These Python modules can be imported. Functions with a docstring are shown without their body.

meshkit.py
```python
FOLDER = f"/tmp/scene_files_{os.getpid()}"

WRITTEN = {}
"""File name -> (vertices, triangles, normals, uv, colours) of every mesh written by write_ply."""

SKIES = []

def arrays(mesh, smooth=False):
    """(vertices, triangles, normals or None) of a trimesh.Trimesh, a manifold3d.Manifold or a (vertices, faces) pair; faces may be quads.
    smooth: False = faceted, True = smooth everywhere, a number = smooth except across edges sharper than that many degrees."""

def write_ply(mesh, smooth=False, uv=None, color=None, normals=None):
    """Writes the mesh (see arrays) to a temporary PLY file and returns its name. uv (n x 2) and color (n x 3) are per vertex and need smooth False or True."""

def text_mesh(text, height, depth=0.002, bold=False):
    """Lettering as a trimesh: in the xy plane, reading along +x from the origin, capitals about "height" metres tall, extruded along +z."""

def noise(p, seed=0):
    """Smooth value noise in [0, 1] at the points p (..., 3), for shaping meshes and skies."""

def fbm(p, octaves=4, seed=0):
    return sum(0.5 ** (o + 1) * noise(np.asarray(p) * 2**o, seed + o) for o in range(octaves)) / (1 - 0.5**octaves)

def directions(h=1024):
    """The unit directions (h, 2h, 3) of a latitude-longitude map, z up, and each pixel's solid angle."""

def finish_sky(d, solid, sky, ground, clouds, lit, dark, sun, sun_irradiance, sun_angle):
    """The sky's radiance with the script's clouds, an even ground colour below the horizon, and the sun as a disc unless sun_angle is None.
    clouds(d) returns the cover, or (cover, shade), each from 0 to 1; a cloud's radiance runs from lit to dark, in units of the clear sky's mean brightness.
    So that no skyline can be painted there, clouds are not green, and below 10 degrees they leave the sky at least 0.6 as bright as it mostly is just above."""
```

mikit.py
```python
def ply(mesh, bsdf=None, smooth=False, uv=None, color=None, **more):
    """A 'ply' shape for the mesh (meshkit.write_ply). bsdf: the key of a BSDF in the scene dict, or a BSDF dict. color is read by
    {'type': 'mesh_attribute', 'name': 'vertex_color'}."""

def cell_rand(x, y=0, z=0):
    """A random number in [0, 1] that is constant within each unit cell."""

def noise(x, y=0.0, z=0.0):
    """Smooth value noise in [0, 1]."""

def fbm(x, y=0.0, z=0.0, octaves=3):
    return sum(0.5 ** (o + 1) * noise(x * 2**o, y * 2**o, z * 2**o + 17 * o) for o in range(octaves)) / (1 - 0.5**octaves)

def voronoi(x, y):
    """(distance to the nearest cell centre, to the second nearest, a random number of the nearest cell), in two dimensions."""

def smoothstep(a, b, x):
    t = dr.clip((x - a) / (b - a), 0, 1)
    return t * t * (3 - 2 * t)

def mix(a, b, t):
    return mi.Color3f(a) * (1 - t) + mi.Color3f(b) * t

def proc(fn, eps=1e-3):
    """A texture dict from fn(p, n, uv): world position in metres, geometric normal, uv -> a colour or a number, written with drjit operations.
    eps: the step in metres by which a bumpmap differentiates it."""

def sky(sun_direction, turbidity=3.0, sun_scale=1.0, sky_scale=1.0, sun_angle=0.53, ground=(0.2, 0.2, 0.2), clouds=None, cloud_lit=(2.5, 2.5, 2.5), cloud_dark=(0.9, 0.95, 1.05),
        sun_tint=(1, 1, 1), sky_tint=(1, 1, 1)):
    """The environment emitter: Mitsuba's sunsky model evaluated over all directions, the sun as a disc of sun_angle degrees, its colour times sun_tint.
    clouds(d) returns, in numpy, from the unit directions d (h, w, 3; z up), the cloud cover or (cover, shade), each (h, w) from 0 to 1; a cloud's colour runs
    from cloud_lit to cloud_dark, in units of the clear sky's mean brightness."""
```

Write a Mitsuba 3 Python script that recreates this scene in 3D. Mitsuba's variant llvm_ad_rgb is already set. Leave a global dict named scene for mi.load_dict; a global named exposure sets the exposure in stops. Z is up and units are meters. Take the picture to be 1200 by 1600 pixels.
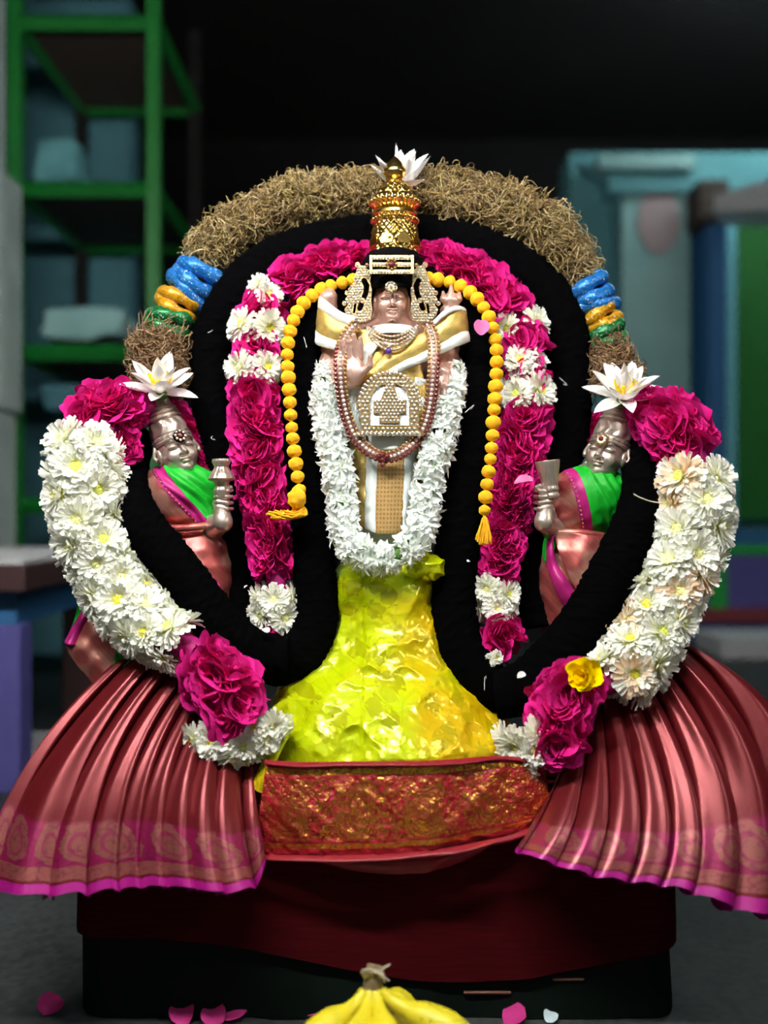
import math, random
import numpy as np, trimesh, shapely, shapely.geometry as sg
from scipy.interpolate import CubicSpline
import drjit as dr, mitsuba as mi, mikit, meshkit
from mikit import proc, noise, fbm, voronoi, cell_rand, smoothstep, mix
T = mi.ScalarTransform4f
rng = np.random.default_rng(7)
random.seed(7)
scene, labels = {}, {}

# ------------------------------------------------------------------ camera, light, exposure
F, D, ZC = 1500.0, 1.05, 0.485          # focal length in pixels, camera distance to the statue's plane, camera height
scene['camera'] = {'type': 'thinlens', 'fov': math.degrees(2 * math.atan(600 / F)), 'fov_axis': 'x', 'aperture_radius': 0.008,
                   'focus_distance': 0.985, 'near_clip': 0.05, 'far_clip': 60.0,
                   'to_world': T().look_at(origin=[0, -D, ZC], target=[0, 0, ZC], up=[0, 0, 1])}
exposure = 2.55
KEY, SIDE, HALL = 30.0, 7.0, 11.0        # radiance of the unseen lamp tubes
scene['night'] = {'type': 'constant', 'radiance': {'type': 'rgb', 'value': [0.0008, 0.0009, 0.001]}}

# ------------------------------------------------------------------ helpers
def W(px, row, y=0.0):
    d = D + y
    return np.array([(px - 600) * d / F, y, ZC - (row - 800) * d / F])
def S(px, y=0.0): return px * (D + y) / F
used = {}
def numbered(key):
    n = used.get(key, -1) + 1
    used[key] = n
    return key if n == 0 else f'{key}_{n:03d}'
def put(key, shape):
    k = numbered(key); scene[k] = shape; return k
def obj(key, mesh, m, smooth=True, parent=None, uv=None, color=None, **more):
    return put(f'{parent}__{key}' if parent else key, mikit.ply(mesh, m, smooth, uv, color, **more))
def tag(key, label, cat, group=None, kind=None):
    labels[key] = {'label': label, 'category': cat}
    if group: labels[key]['group'] = group
    if kind: labels[key]['kind'] = kind
    return key
def thing(name, label, cat, group=None): return tag(numbered(name), label, cat, group)
def struct(key): labels[key] = {**labels.get(key, {}), 'kind': 'structure'}; return key
def part_label(key, label, kind=None):
    labels[key] = {'label': label} if label else {}
    if kind: labels[key]['kind'] = kind
    return key
def copy(key, proto, M): return put(key, {**proto, 'to_world': T(M)})
def cat(*ms):
    ms = [m for x in ms for m in (x if isinstance(x, (list, tuple)) and not hasattr(x, 'vertices') else [x])]
    return trimesh.util.concatenate(ms)
def TM(v, f): 
    f = np.asarray(f, int)
    if f.shape[1] == 4: f = np.vstack([f[:, [0, 1, 2]], f[:, [0, 2, 3]]])
    return trimesh.Trimesh(np.asarray(v, float), f, process=False)
def spline(pts, n):
    pts = np.asarray(pts, float)
    t = np.r_[0, np.cumsum(np.linalg.norm(np.diff(pts[:, :3], axis=0), axis=1))]
    c = CubicSpline(t, pts)
    ts = np.linspace(0, t[-1], max(400, n))
    q = c(ts); L = np.r_[0, np.cumsum(np.linalg.norm(np.diff(q[:, :3], axis=0), axis=1))]
    return c(np.interp(np.linspace(0, L[-1], n), L, ts))
def frames(p):
    t = np.gradient(p, axis=0); t /= np.linalg.norm(t, axis=1, keepdims=True) + 1e-12
    a = np.cross(t[0], [0, -1, 0.01]); a /= np.linalg.norm(a)
    A = [a]
    for i in range(1, len(p)):
        a = A[-1] - t[i] * (A[-1] @ t[i]); A.append(a / np.linalg.norm(a))
    A = np.array(A); return t, A, np.cross(t, A)
def tube(p, r, sides=12, cap=True, bump=None, flat=1.0):
    p = np.asarray(p, float); n = len(p); r = np.broadcast_to(r, (n,)).astype(float)
    t, A, B = frames(p)
    th = np.arange(sides) * 2 * np.pi / sides
    dirs = A[:, None] * np.cos(th)[None, :, None] + flat * B[:, None] * np.sin(th)[None, :, None]
    v = p[:, None] + dirs * r[:, None, None]
    if bump is not None: v = v + dirs * bump(v)[..., None]
    i, j = np.meshgrid(np.arange(n - 1), np.arange(sides), indexing='ij')
    f = np.stack([i * sides + j, i * sides + (j + 1) % sides, (i + 1) * sides + (j + 1) % sides, (i + 1) * sides + j], -1).reshape(-1, 4)
    v = v.reshape(-1, 3); f = np.vstack([f[:, [0, 1, 2]], f[:, [0, 2, 3]]])
    if cap:
        k = len(v); v = np.vstack([v, p[0], p[-1]]); j = np.arange(sides); e = (n - 1) * sides
        f = np.vstack([f, np.stack([(j + 1) % sides, j, j * 0 + k], 1), np.stack([e + j, e + (j + 1) % sides, j * 0 + k + 1], 1)])
    return TM(v, f)
def lathe(prof, n=48, bump=None):
    """prof: (radius, height) pairs from bottom to top, around z."""
    prof = np.asarray(prof, float); th = np.arange(n) * 2 * np.pi / n
    r, z = prof[:, 0][:, None], prof[:, 1][:, None]
    if bump is not None: r = r + bump(th[None, :] + 0 * r, z + 0 * th[None, :], r)
    v = np.stack([r * np.cos(th), r * np.sin(th), z + 0 * th], -1).reshape(-1, 3)
    i, j = np.meshgrid(np.arange(len(prof) - 1), np.arange(n), indexing='ij')
    f = np.stack([i * n + j, i * n + (j + 1) % n, (i + 1) * n + (j + 1) % n, (i + 1) * n + j], -1).reshape(-1, 4)
    f = np.vstack([f[:, [0, 1, 2]], f[:, [0, 2, 3]]])
    k = len(v); v = np.vstack([v, [0, 0, prof[0, 1]], [0, 0, prof[-1, 1]]]); j = np.arange(n); e = (len(prof) - 1) * n
    f = np.vstack([f, np.stack([(j + 1) % n, j, j * 0 + k], 1), np.stack([e + j, e + (j + 1) % n, j * 0 + k + 1], 1)])
    return TM(v, f)
def densify(prof, n):
    prof = np.asarray(prof, float); t = np.r_[0, np.cumsum(np.linalg.norm(np.diff(prof, axis=0), axis=1))]
    u = np.linspace(0, t[-1], n); return np.stack([np.interp(u, t, prof[:, 0]), np.interp(u, t, prof[:, 1])], 1)
def gridmesh(P):
    """P (nv, nu, 3) -> mesh and uv"""
    nv, nu = P.shape[:2]
    i, j = np.meshgrid(np.arange(nv - 1), np.arange(nu - 1), indexing='ij')
    f = np.stack([i * nu + j, (i + 1) * nu + j, (i + 1) * nu + j + 1, i * nu + j + 1], -1).reshape(-1, 4)
    u, v = np.meshgrid(np.linspace(0, 1, nu), np.linspace(0, 1, nv))
    return TM(P.reshape(-1, 3), f), np.stack([u.ravel(), v.ravel()], 1)
def box(lo, hi, r=0.0):
    lo, hi = np.asarray(lo, float), np.asarray(hi, float)
    if r <= 0:
        m = trimesh.creation.box(hi - lo); m.apply_translation((lo + hi) / 2); return m
    c = [[(lo[k] + r, hi[k] - r)[b >> k & 1] for k in range(3)] for b in range(8)]
    pts = np.vstack([np.array(x) + trimesh.creation.icosphere(1, r).vertices for x in c])
    return trimesh.convex.convex_hull(pts)
def pbox(x0, r0, x1, r1, y0, y1, r=0.0):
    """a box whose front face (at y0) spans these pixels"""
    a, b = W(x0, r1, y0), W(x1, r0, y0)
    return box([a[0], y0, a[2]], [b[0], y1, b[2]], r)
def basis(n, roll=0.0, up=(0, 0, 1)):
    n = np.asarray(n, float); n = n / np.linalg.norm(n)
    x = np.cross(up, n)
    if np.linalg.norm(x) < 1e-3: x = np.cross([1, 0, 0.2], n)
    x /= np.linalg.norm(x); y = np.cross(n, x)
    c, s = math.cos(roll), math.sin(roll)
    return np.stack([c * x + s * y, -s * x + c * y, n], 1)
def mat(pos, n=(0, 0, 1), roll=0.0, scale=1.0, squash=1.0):
    M = np.eye(4); M[:3, :3] = basis(n, roll) * (np.array([1, 1, squash]) * scale); M[:3, 3] = pos; return M
def moved(m, M): m = m.copy(); m.apply_transform(M); return m
def rx(a): c, s = math.cos(a), math.sin(a); return np.array([[1, 0, 0], [0, c, -s], [0, s, c]])
def ry(a): c, s = math.cos(a), math.sin(a); return np.array([[c, 0, s], [0, 1, 0], [-s, 0, c]])
def rz(a): c, s = math.cos(a), math.sin(a); return np.array([[c, -s, 0], [s, c, 0], [0, 0, 1]])
def nz(p, f, seed=0): return meshkit.noise(np.asarray(p) * f, seed) - 0.5
def wiggle(m, amp, f, seed=0):
    v = m.vertices; m.vertices = v + amp * 2 * np.stack([nz(v, f, seed), nz(v, f, seed + 5), nz(v, f, seed + 9)], 1); return m

class Field:
    """signed distance on a grid; surface by surface nets"""
    def __init__(s, lo, hi, h):
        s.lo, s.h = np.asarray(lo, float), h
        s.n = np.ceil((np.asarray(hi) - s.lo) / h).astype(int) + 1
        s.G = np.full(s.n, 1.0, np.float32)
    def sub(s, lo, hi):
        a = np.clip(((np.asarray(lo) - s.lo) / s.h).astype(int), 0, s.n); b = np.clip(np.ceil((np.asarray(hi) - s.lo) / s.h).astype(int) + 1, 0, s.n)
        sl = tuple(slice(x, y) for x, y in zip(a, b))
        ax = [(s.lo[k] + s.h * np.arange(a[k], b[k])).astype(np.float32) for k in range(3)]
        return sl, np.stack(np.meshgrid(*ax, indexing='ij'), -1)
    def blend(s, sl, d, k, cut=False):
        g = s.G[sl]
        if cut:
            h = np.maximum(k - np.abs(g + d), 0) / k; s.G[sl] = np.maximum(g, -d) + h * h * k / 4
        else:
            h = np.maximum(k - np.abs(g - d), 0) / k; s.G[sl] = np.minimum(g, d) - h * h * k / 4
    def cone(s, a, b, ra, rb, k=0.003, cut=False):
        a, b = np.asarray(a, float), np.asarray(b, float); m = max(ra, rb) + k + 0.006
        sl, p = s.sub(np.minimum(a, b) - m, np.maximum(a, b) + m)
        if p.size == 0: return
        ab = b - a; t = np.clip(((p - a) @ ab) / max(ab @ ab, 1e-12), 0, 1)
        s.blend(sl, np.linalg.norm(p - (a + t[..., None] * ab), axis=-1) - (ra + (rb - ra) * t), k, cut)
    def chain(s, pts, rs, k=0.003):
        for i in range(len(pts) - 1): s.cone(pts[i], pts[i + 1], rs[i], rs[i + 1], k)
    def ell(s, c, r, R=np.eye(3), k=0.003, cut=False):
        c, r = np.asarray(c, float), np.asarray(r, float); m = r.max() + k + 0.006
        sl, p = s.sub(c - m, c + m)
        if p.size == 0: return
        q = (p - c) @ R; k0 = np.linalg.norm(q / r, axis=-1); k1 = np.linalg.norm(q / (r * r), axis=-1)
        s.blend(sl, k0 * (k0 - 1) / np.maximum(k1, 1e-6), k, cut)
    def mesh(s):
        G = s.G; I = G < 0
        c = [(a, b, d) for a in (0, 1) for b in (0, 1) for d in (0, 1)]
        def cut_(A, o): return A[o[0]:A.shape[0] - 1 + o[0], o[1]:A.shape[1] - 1 + o[1], o[2]:A.shape[2] - 1 + o[2]]
        cnt = sum(cut_(I, o).astype(np.int8) for o in c)
        cells = np.argwhere((cnt > 0) & (cnt < 8)); vals = np.stack([G[tuple((cells + o).T)] for o in c], 1)
        acc, num = np.zeros((len(cells), 3)), np.zeros(len(cells))
        for i, o in enumerate(c):
            for j, q in enumerate(c):
                if j > i and sum(abs(x - y) for x, y in zip(o, q)) == 1:
                    a, b = vals[:, i], vals[:, j]; x = (a < 0) != (b < 0)
                    t = np.where(x, a / np.where(x, a - b, 1), 0)[:, None]
                    acc += np.where(x[:, None], np.array(o) + t * (np.array(q) - np.array(o)), 0); num += x
        v = s.lo + s.h * (cells + acc / num[:, None])
        idx = np.full(np.array(G.shape) - 1, -1, np.int32); idx[tuple(cells.T)] = np.arange(len(cells))
        faces = []
        for ax in range(3):
            u, w = [(1, 2), (2, 0), (0, 1)][ax]
            o = [0, 0, 0]; o[ax] = 1
            A = I[tuple(slice(0, G.shape[k] - (1 if k == ax else 0)) for k in range(3))]; B = I[tuple(slice(o[k], None) for k in range(3))]
            e = np.argwhere(A != B); e = e[(e[:, u] > 0) & (e[:, w] > 0) & (e[:, u] < G.shape[u] - 1) & (e[:, w] < G.shape[w] - 1)]
            du, dw = np.eye(3, dtype=int)[u], np.eye(3, dtype=int)[w]
            q = np.stack([idx[tuple((e - du - dw).T)], idx[tuple((e - dw).T)], idx[tuple(e.T)], idx[tuple((e - du).T)]], 1)
            flip = ~A[tuple(e.T)]; q[flip] = q[flip][:, ::-1]; faces.append(q)
        return TM(v, np.vstack(faces))
def head(f, c, sc, R, ears=True):
    """face with brow, lidded eyes, nose, lips, chin; local axes: x right, -y front, z up; sc = half the face's width"""
    P = lambda x, y, z: np.asarray(c) + R @ (np.array([x, y, z]) * sc)
    e = lambda p, r, k=0.1, cut=False: f.ell(P(*p), np.array(r) * sc, R, k * sc, cut)
    k_ = lambda a, b, ra, rb, k=0.08, cut=False: f.cone(P(*a), P(*b), ra * sc, rb * sc, k * sc, cut)
    e((0, .25, .3), (.97, 1.1, 1.05)); e((0, -.08, -.3), (.9, .86, 1.12), .2); e((0, -.62, -1.12), (.36, .3, .26), .25)
    k_((0, .2, -.9), (0, .28, -2.0), .52, .58, .3)
    for s in (-1, 1):
        e((.46 * s, -.6, -.42), (.34, .3, .36), .2)
        e((.4 * s, -.80, .02), (.30, .22, .17), .025)
        k_((.14 * s, -.98, -.01), (.40 * s, -.985, -.07), .02, .028, .02, True); k_((.40 * s, -.985, -.07), (.68 * s, -.78, .0), .028, .02, .02, True)
        k_((.1 * s, -.93, .26), (.42 * s, -.88, .36), .05, .06, .05); k_((.42 * s, -.88, .36), (.74 * s, -.6, .22), .06, .03, .05)
        e((.15 * s, -1.02, -.44), (.11, .12, .09), .06)
        if ears: e((.98 * s, .12, -.12), (.12, .28, .46), .05)
    k_((0, -.9, .22), (0, -1.14, -.38), .085, .15, .08)
    e((0, -.92, -.70), (.31, .14, .075), .03); e((0, -.92, -.86), (.26, .15, .09), .03)
    k_((-.32, -.94, -.765), (0, -1.07, -.785), .015, .028, .02, True); k_((.32, -.94, -.765), (0, -1.07, -.785), .015, .028, .02, True)

# ------------------------------------------------------------------ materials
def pr(c, rough=0.6, metal=0.0, **k):
    base = c if isinstance(c, dict) else {'type': 'rgb', 'value': list(c)}
    return {'type': 'twosided', 'b': {'type': 'principled', 'base_color': base, 'roughness': rough, 'metallic': metal, **k}}
VC = {'type': 'mesh_attribute', 'name': 'vertex_color'}
def M(name, b): scene['mat_' + name] = b; return 'mat_' + name
def hexc(r, g, b): return [((x / 255 + .055) / 1.055) ** 2.4 if x > 10 else x / 255 / 12.92 for x in (r, g, b)]
copper = M('copper', pr((.70, .44, .36), .38, .65))
bronze = M('bronze', pr((.56, .47, .40), .36, .78))
old_copper = M('old_copper', pr((.26, .13, .09), .4, .7))
gold = M('gold', pr((.95, .62, .16), .22, 1.0))
brass = M('brass', pr((.78, .55, .26), .28, 1.0))
stone_m = M('rhinestone', pr((.93, .86, .70), .2, .9, clearcoat=1.0))
pale_stone = M('pale_stone', pr((.85, .68, .64), .15, .5, clearcoat=1.0))
red_stone = M('red_stone', pr((.13, .012, .012), .15, .2, clearcoat=1.0))
purple_stone = M('purple_stone', pr((.06, .02, .22), .1, .2, clearcoat=1.0))
black_wool = M('black_wool', pr((.0018, .0018, .0021), .95, 0, specular=.0))
black_cloth = M('black_cloth', pr((.003, .003, .0035), .8, 0, specular=.04))
rose_m = M('rose', {'type': 'principledthin', 'base_color': VC, 'roughness': .5, 'diff_trans': .35, 'eta': 1.3, 'sheen': .3, 'sheen_tint': .6})
white_petal = M('white_petal', {'type': 'principledthin', 'base_color': VC, 'roughness': .6, 'diff_trans': .35, 'eta': 1.3})
lily_m = M('lily_petal', {'type': 'principledthin', 'base_color': VC, 'roughness': .5, 'diff_trans': .3, 'eta': 1.3})
yellow_fuzz = M('yellow_wool', pr((.80, .42, .008), .9, 0, sheen=.6))
fibre_m = M('fibre', pr(VC, .75))
white_cloth = M('white_cloth', pr((.70, .76, .74), .55, 0))
green_cloth = M('green_cloth', pr((.0, .36, .015), .55, 0, sheen=.5))
magenta_cloth = M('magenta_cloth', pr((.42, .012, .17), .5, .1, sheen=.3))
def brocade_c(p, n, uv):
    w = dr.abs(dr.sin(p.x * 2600)) * dr.abs(dr.sin(p.z * 2600))
    return mix((.62, .45, .13), (.42, .30, .07), smoothstep(.35, .8, w)) * (.8 + .4 * noise(p.x * 160, p.y * 160, p.z * 160))
brocade = M('brocade', pr(proc(brocade_c), .42, .55))
def orange_brocade_c(p, n, uv):
    w = dr.abs(dr.sin(uv.x * 25)) * dr.abs(dr.sin(uv.y * 66))
    return mix((.60, .38, .15), (.42, .25, .08), smoothstep(.35, .8, w)) * (.85 + .3 * noise(uv.x * 40, uv.y * 160))
orange_brocade = M('orange_brocade', pr(proc(orange_brocade_c), .42, .5))
def saree_c(p, n, uv):
    st = .9 + .14 * noise(uv.x * 900, uv.y * 6)
    field = mi.Color3f(.150, .011, .015) * st
    a = uv.x * 17
    ci = dr.floor(a); fx = a - ci - .5
    fy = (uv.y - .80) * 10.5
    tear = dr.sqrt(dr.square(fx * 2.2 - .35 * fy) + dr.square(fy * (1 + .25 * fy)))
    gold_z = smoothstep(.98, .92, tear + .16 * noise(uv.x * 90, uv.y * 70)) * (1 - .75 * smoothstep(.10, .05, dr.abs(tear - .5)))
    vine = smoothstep(.09, .03, dr.abs(noise(uv.x * 120, uv.y * 60, 3.) - .5))
    zone = smoothstep(.68, .71, uv.y) * smoothstep(.945, .94, uv.y)
    top = smoothstep(.60, .70, uv.y) * vine * .7
    c = mix(field, (.27, .010, .085), zone * .7)
    c = mix(c, (.25, .085, .06), gold_z * zone * .85)
    edge = smoothstep(.88, .885, uv.y) * smoothstep(.945, .94, uv.y)
    c = mix(c, (.28, .09, .065), edge * .8)
    c = mix(c, (.16, .01, .05), vine * zone * .55)
    c = mix(c, (.20, .02, .05), top * (1 - zone) * .6)
    return c
saree = M('saree', pr(proc(saree_c), .33, .42, specular=.45))
def copper_silk_c(p, n, uv):
    k = noise(p.x * 60 + 5, p.y * 60, p.z * 60)
    line = noise((p.x + p.z) * 1500, (p.x - p.z) * 60)
    return mix((.46, .10, .09), (.66, .33, .25), smoothstep(.45, .75, k) * .8) * (.85 + .3 * line)
hem_m = M('skirt_hem', pr((.36, .008, .20), .4, .1, specular=.5))
copper_silk = M('copper_silk', pr(proc(copper_silk_c), .38, .6))
def lime_c(p, n, uv):
    x, z = uv.x * 9, uv.y * 9
    f1, f2, r = voronoi(x, z)
    petal = smoothstep(.42, .36, f1 + .1 * dr.sin(5 * dr.atan2(z - dr.floor(z) - .5, x - dr.floor(x) - .5) + r * 6))
    stem = smoothstep(.035, .015, dr.abs(f2 - f1 - .05)) * .4
    lean = fbm(p.x * 14, p.y * 14 + 3, p.z * 14)
    warm = smoothstep(.35, .75, lean + .30 * smoothstep(-.02, .06, p.x) - .1)
    base = mix((.64, .78, .0), (.82, .56, .002), warm)
    return mix(base, (.36, .34, .0), (petal * smoothstep(.25, .5, r) + stem) * .5)
lime = M('lime_silk', {'type': 'twosided', 'b': {'type': 'bumpmap', 'arbitrary': {'type': 'proc', **{k: v for k, v in proc(lambda p, n, uv: .0016 * fbm(p.x * 90, p.y * 90, p.z * 60), .0006).items() if k != 'type'}},
      'b': {'type': 'principled', 'base_color': proc(lime_c), 'roughness': .24, 'metallic': .3, 'clearcoat': .9, 'clearcoat_gloss': .85}}})
def zari_mask(p, n, uv):
    x, y = uv.x * 4.6, uv.y
    ci = dr.floor(x); fx = (x - ci - .5) * 1.25; fy = (y - .52) * 1.15
    cx = fx - .22 * smoothstep(.0, -.5, fy) ; r = dr.sqrt(dr.square(cx * (1.15 - .9 * fy)) + dr.square(fy * .95))
    ring = dr.abs(dr.sin(r * 56))
    out = smoothstep(.36, .40, r)
    fill = noise(uv.x * 130, uv.y * 30)
    n4 = noise(uv.x * 105, uv.y * 32, 4.)
    g = dr.select(r < .38, smoothstep(.36, .6, ring * .75 + .35 * fill), smoothstep(.10, .24, dr.abs(n4 - .5)))
    band = smoothstep(.055, .06, y) * smoothstep(.125, .12, y) + smoothstep(.86, .865, y) * smoothstep(.925, .92, y)
    gap = 1 - smoothstep(.12, .125, y) * smoothstep(.15, .145, y) - smoothstep(.83, .835, y) * smoothstep(.86, .855, y)
    inside = smoothstep(.12, .125, y) * smoothstep(.86, .855, y)
    return dr.clip(g * inside * gap + band, 0, 1) * (.25 + .75 * smoothstep(.25, .6, noise(uv.x * 330, uv.y * 100)))
zari_b = proc(lambda p, n, uv: .0014 * fbm(p.x * 620, p.y * 620, p.z * 620) + .0034 * noise((p.x + p.z) * 90, (p.x - p.z) * 30), .0004)
zari = M('zari', {'type': 'twosided', 'b': {'type': 'bumpmap', 'arbitrary': zari_b, 'b': {'type': 'blendbsdf', 'weight': proc(zari_mask),
      'a': {'type': 'principled', 'base_color': {'type': 'rgb', 'value': [.36, .008, .018]}, 'roughness': .45, 'specular': .5},
      'b': {'type': 'principled', 'base_color': {'type': 'rgb', 'value': [1.0, .56, .07]}, 'roughness': .24, 'metallic': 1.0}}}})
red_hem = M('red_hem', pr((.23, .004, .014), .5))
maroon = M('maroon_cloth', pr(proc(lambda p, n, uv: mi.Color3f(.050, .0012, .003) * (.7 + .6 * fbm(p.x * 40, p.y * 40, p.z * 400))), .9, 0, specular=.1))
dark_green = M('dark_green_cloth', pr(proc(lambda p, n, uv: mix((.002, .004, .0035), (.004, .010, .007), fbm(p.x * 20, p.y * 20, p.z * 20))), .7, 0, specular=.1))
def glitter(c, name):
    c = np.array(c)
    def fn(p, n, uv):
        f = cell_rand(p.x * 900, p.y * 900, p.z * 900)
        return mix(tuple(map(float, c)), tuple(map(float, c * .25 + .75)), smoothstep(.95, .97, f)) * (.7 + .5 * cell_rand(p.x * 500 + 3, p.y * 500, p.z * 500))
    return M(name, pr(proc(fn), .38, .35))
blue_gl, amber_gl, green_gl = glitter((.012, .16, .50), 'blue_glitter'), glitter((.55, .27, .005), 'amber_glitter'), glitter((.006, .14, .035), 'green_glitter')
banana_m = M('banana', pr(proc(lambda p, n, uv: mix((.70, .60, .02), (.45, .47, .03), smoothstep(.45, .7, fbm(p.x * 30, p.y * 30, p.z * 30))) * (1 - .75 * smoothstep(.88, .93, noise(p.x * 260, p.y * 260, p.z * 260)))), .45))
stem_m = M('banana_stem', pr((.16, .12, .06), .8))
dry_m = M('dry_scrap', pr((.55, .50, .38), .8))
lint_m = M('lint', pr((.7, .7, .68), .8))
tray_m = M('tray', pr((.45, .38, .30), .3, .9))
floor_m = M('floor', pr(proc(lambda p, n, uv: mix((.022, .026, .026), (.055, .062, .06), fbm(p.x * 9, p.y * 9, p.z * 9, 4)) * (.8 + .4 * noise(p.x * 140, p.y * 140))), .55))
def plaster(a, b, f=3.0, rough=.8, name='x'):
    return M(name, pr(proc(lambda p, n, uv: mix(a, b, fbm(p.x * f, p.y * f, p.z * f, 4))), rough))
teal = plaster((.07, .26, .30), (.14, .38, .41), 4, name='teal_plaster')
teal_dark = plaster((.05, .17, .22), (.08, .24, .28), 4, name='teal_dark')
teal_pale = plaster((.22, .46, .47), (.36, .58, .56), 5, name='teal_pale')
pillar_m = plaster((.30, .40, .40), (.52, .60, .58), 12, name='pillar_plaster')
unlit_black = plaster((.003, .003, .004), (.007, .006, .006), 2, .95, name='unlit_black')  # near-black colour stands in for the unlit dark of the hall
dull_wall = plaster((.20, .22, .21), (.28, .29, .27), 2, .9, name='dull_wall')
rack_green = M('rack_green', pr((.005, .15, .02), .45))
shelf_brown = M('shelf_brown', pr((.045, .03, .022), .7))
bg_blue = M('painted_blue', pr((.03, .14, .34), .6))
bg_cyan = M('painted_cyan', pr((.16, .50, .58), .6))
bg_green = M('painted_green', pr((.008, .14, .015), .7))
bg_bright_green = M('bright_green_paint', pr((.02, .42, .06), .5))
bg_purple = M('painted_purple', pr((.11, .10, .36), .6))
bg_red = M('painted_red', pr((.22, .03, .04), .6))
bg_white = M('painted_white', pr((.55, .56, .58), .6))
bg_pink = M('faded_pink', pr((.42, .33, .34), .8))
bg_wood = M('table_wood', pr((.06, .028, .028), .5))
lamp_white = M('lamp_casing', pr((.7, .7, .7), .5))

# ------------------------------------------------------------------ the setting: floor, walls, ceiling
struct(obj('floor', box([-4, -2.6, -.1], [4, 4.6, 0]), floor_m, False))
struct(obj('ceiling', box([-4, -2.6, 2.6], [4, 4.6, 2.7]), unlit_black, False))
struct(obj('wall_back', box([-4, 4.4, 0], [4, 4.6, 2.6]), unlit_black, False))
struct(obj('unseen_wall_front', box([-4, -2.6, 0], [4, -2.4, 2.6]), dull_wall, False))  # unseen wall behind the camera, pale to give soft light and reflections
struct(obj('wall_left', box([-4, -2.4, 0], [-3.8, 4.4, 2.6]), unlit_black, False))
struct(obj('wall_right', box([3.8, -2.4, 0], [4, 4.4, 2.6]), unlit_black, False))

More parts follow.
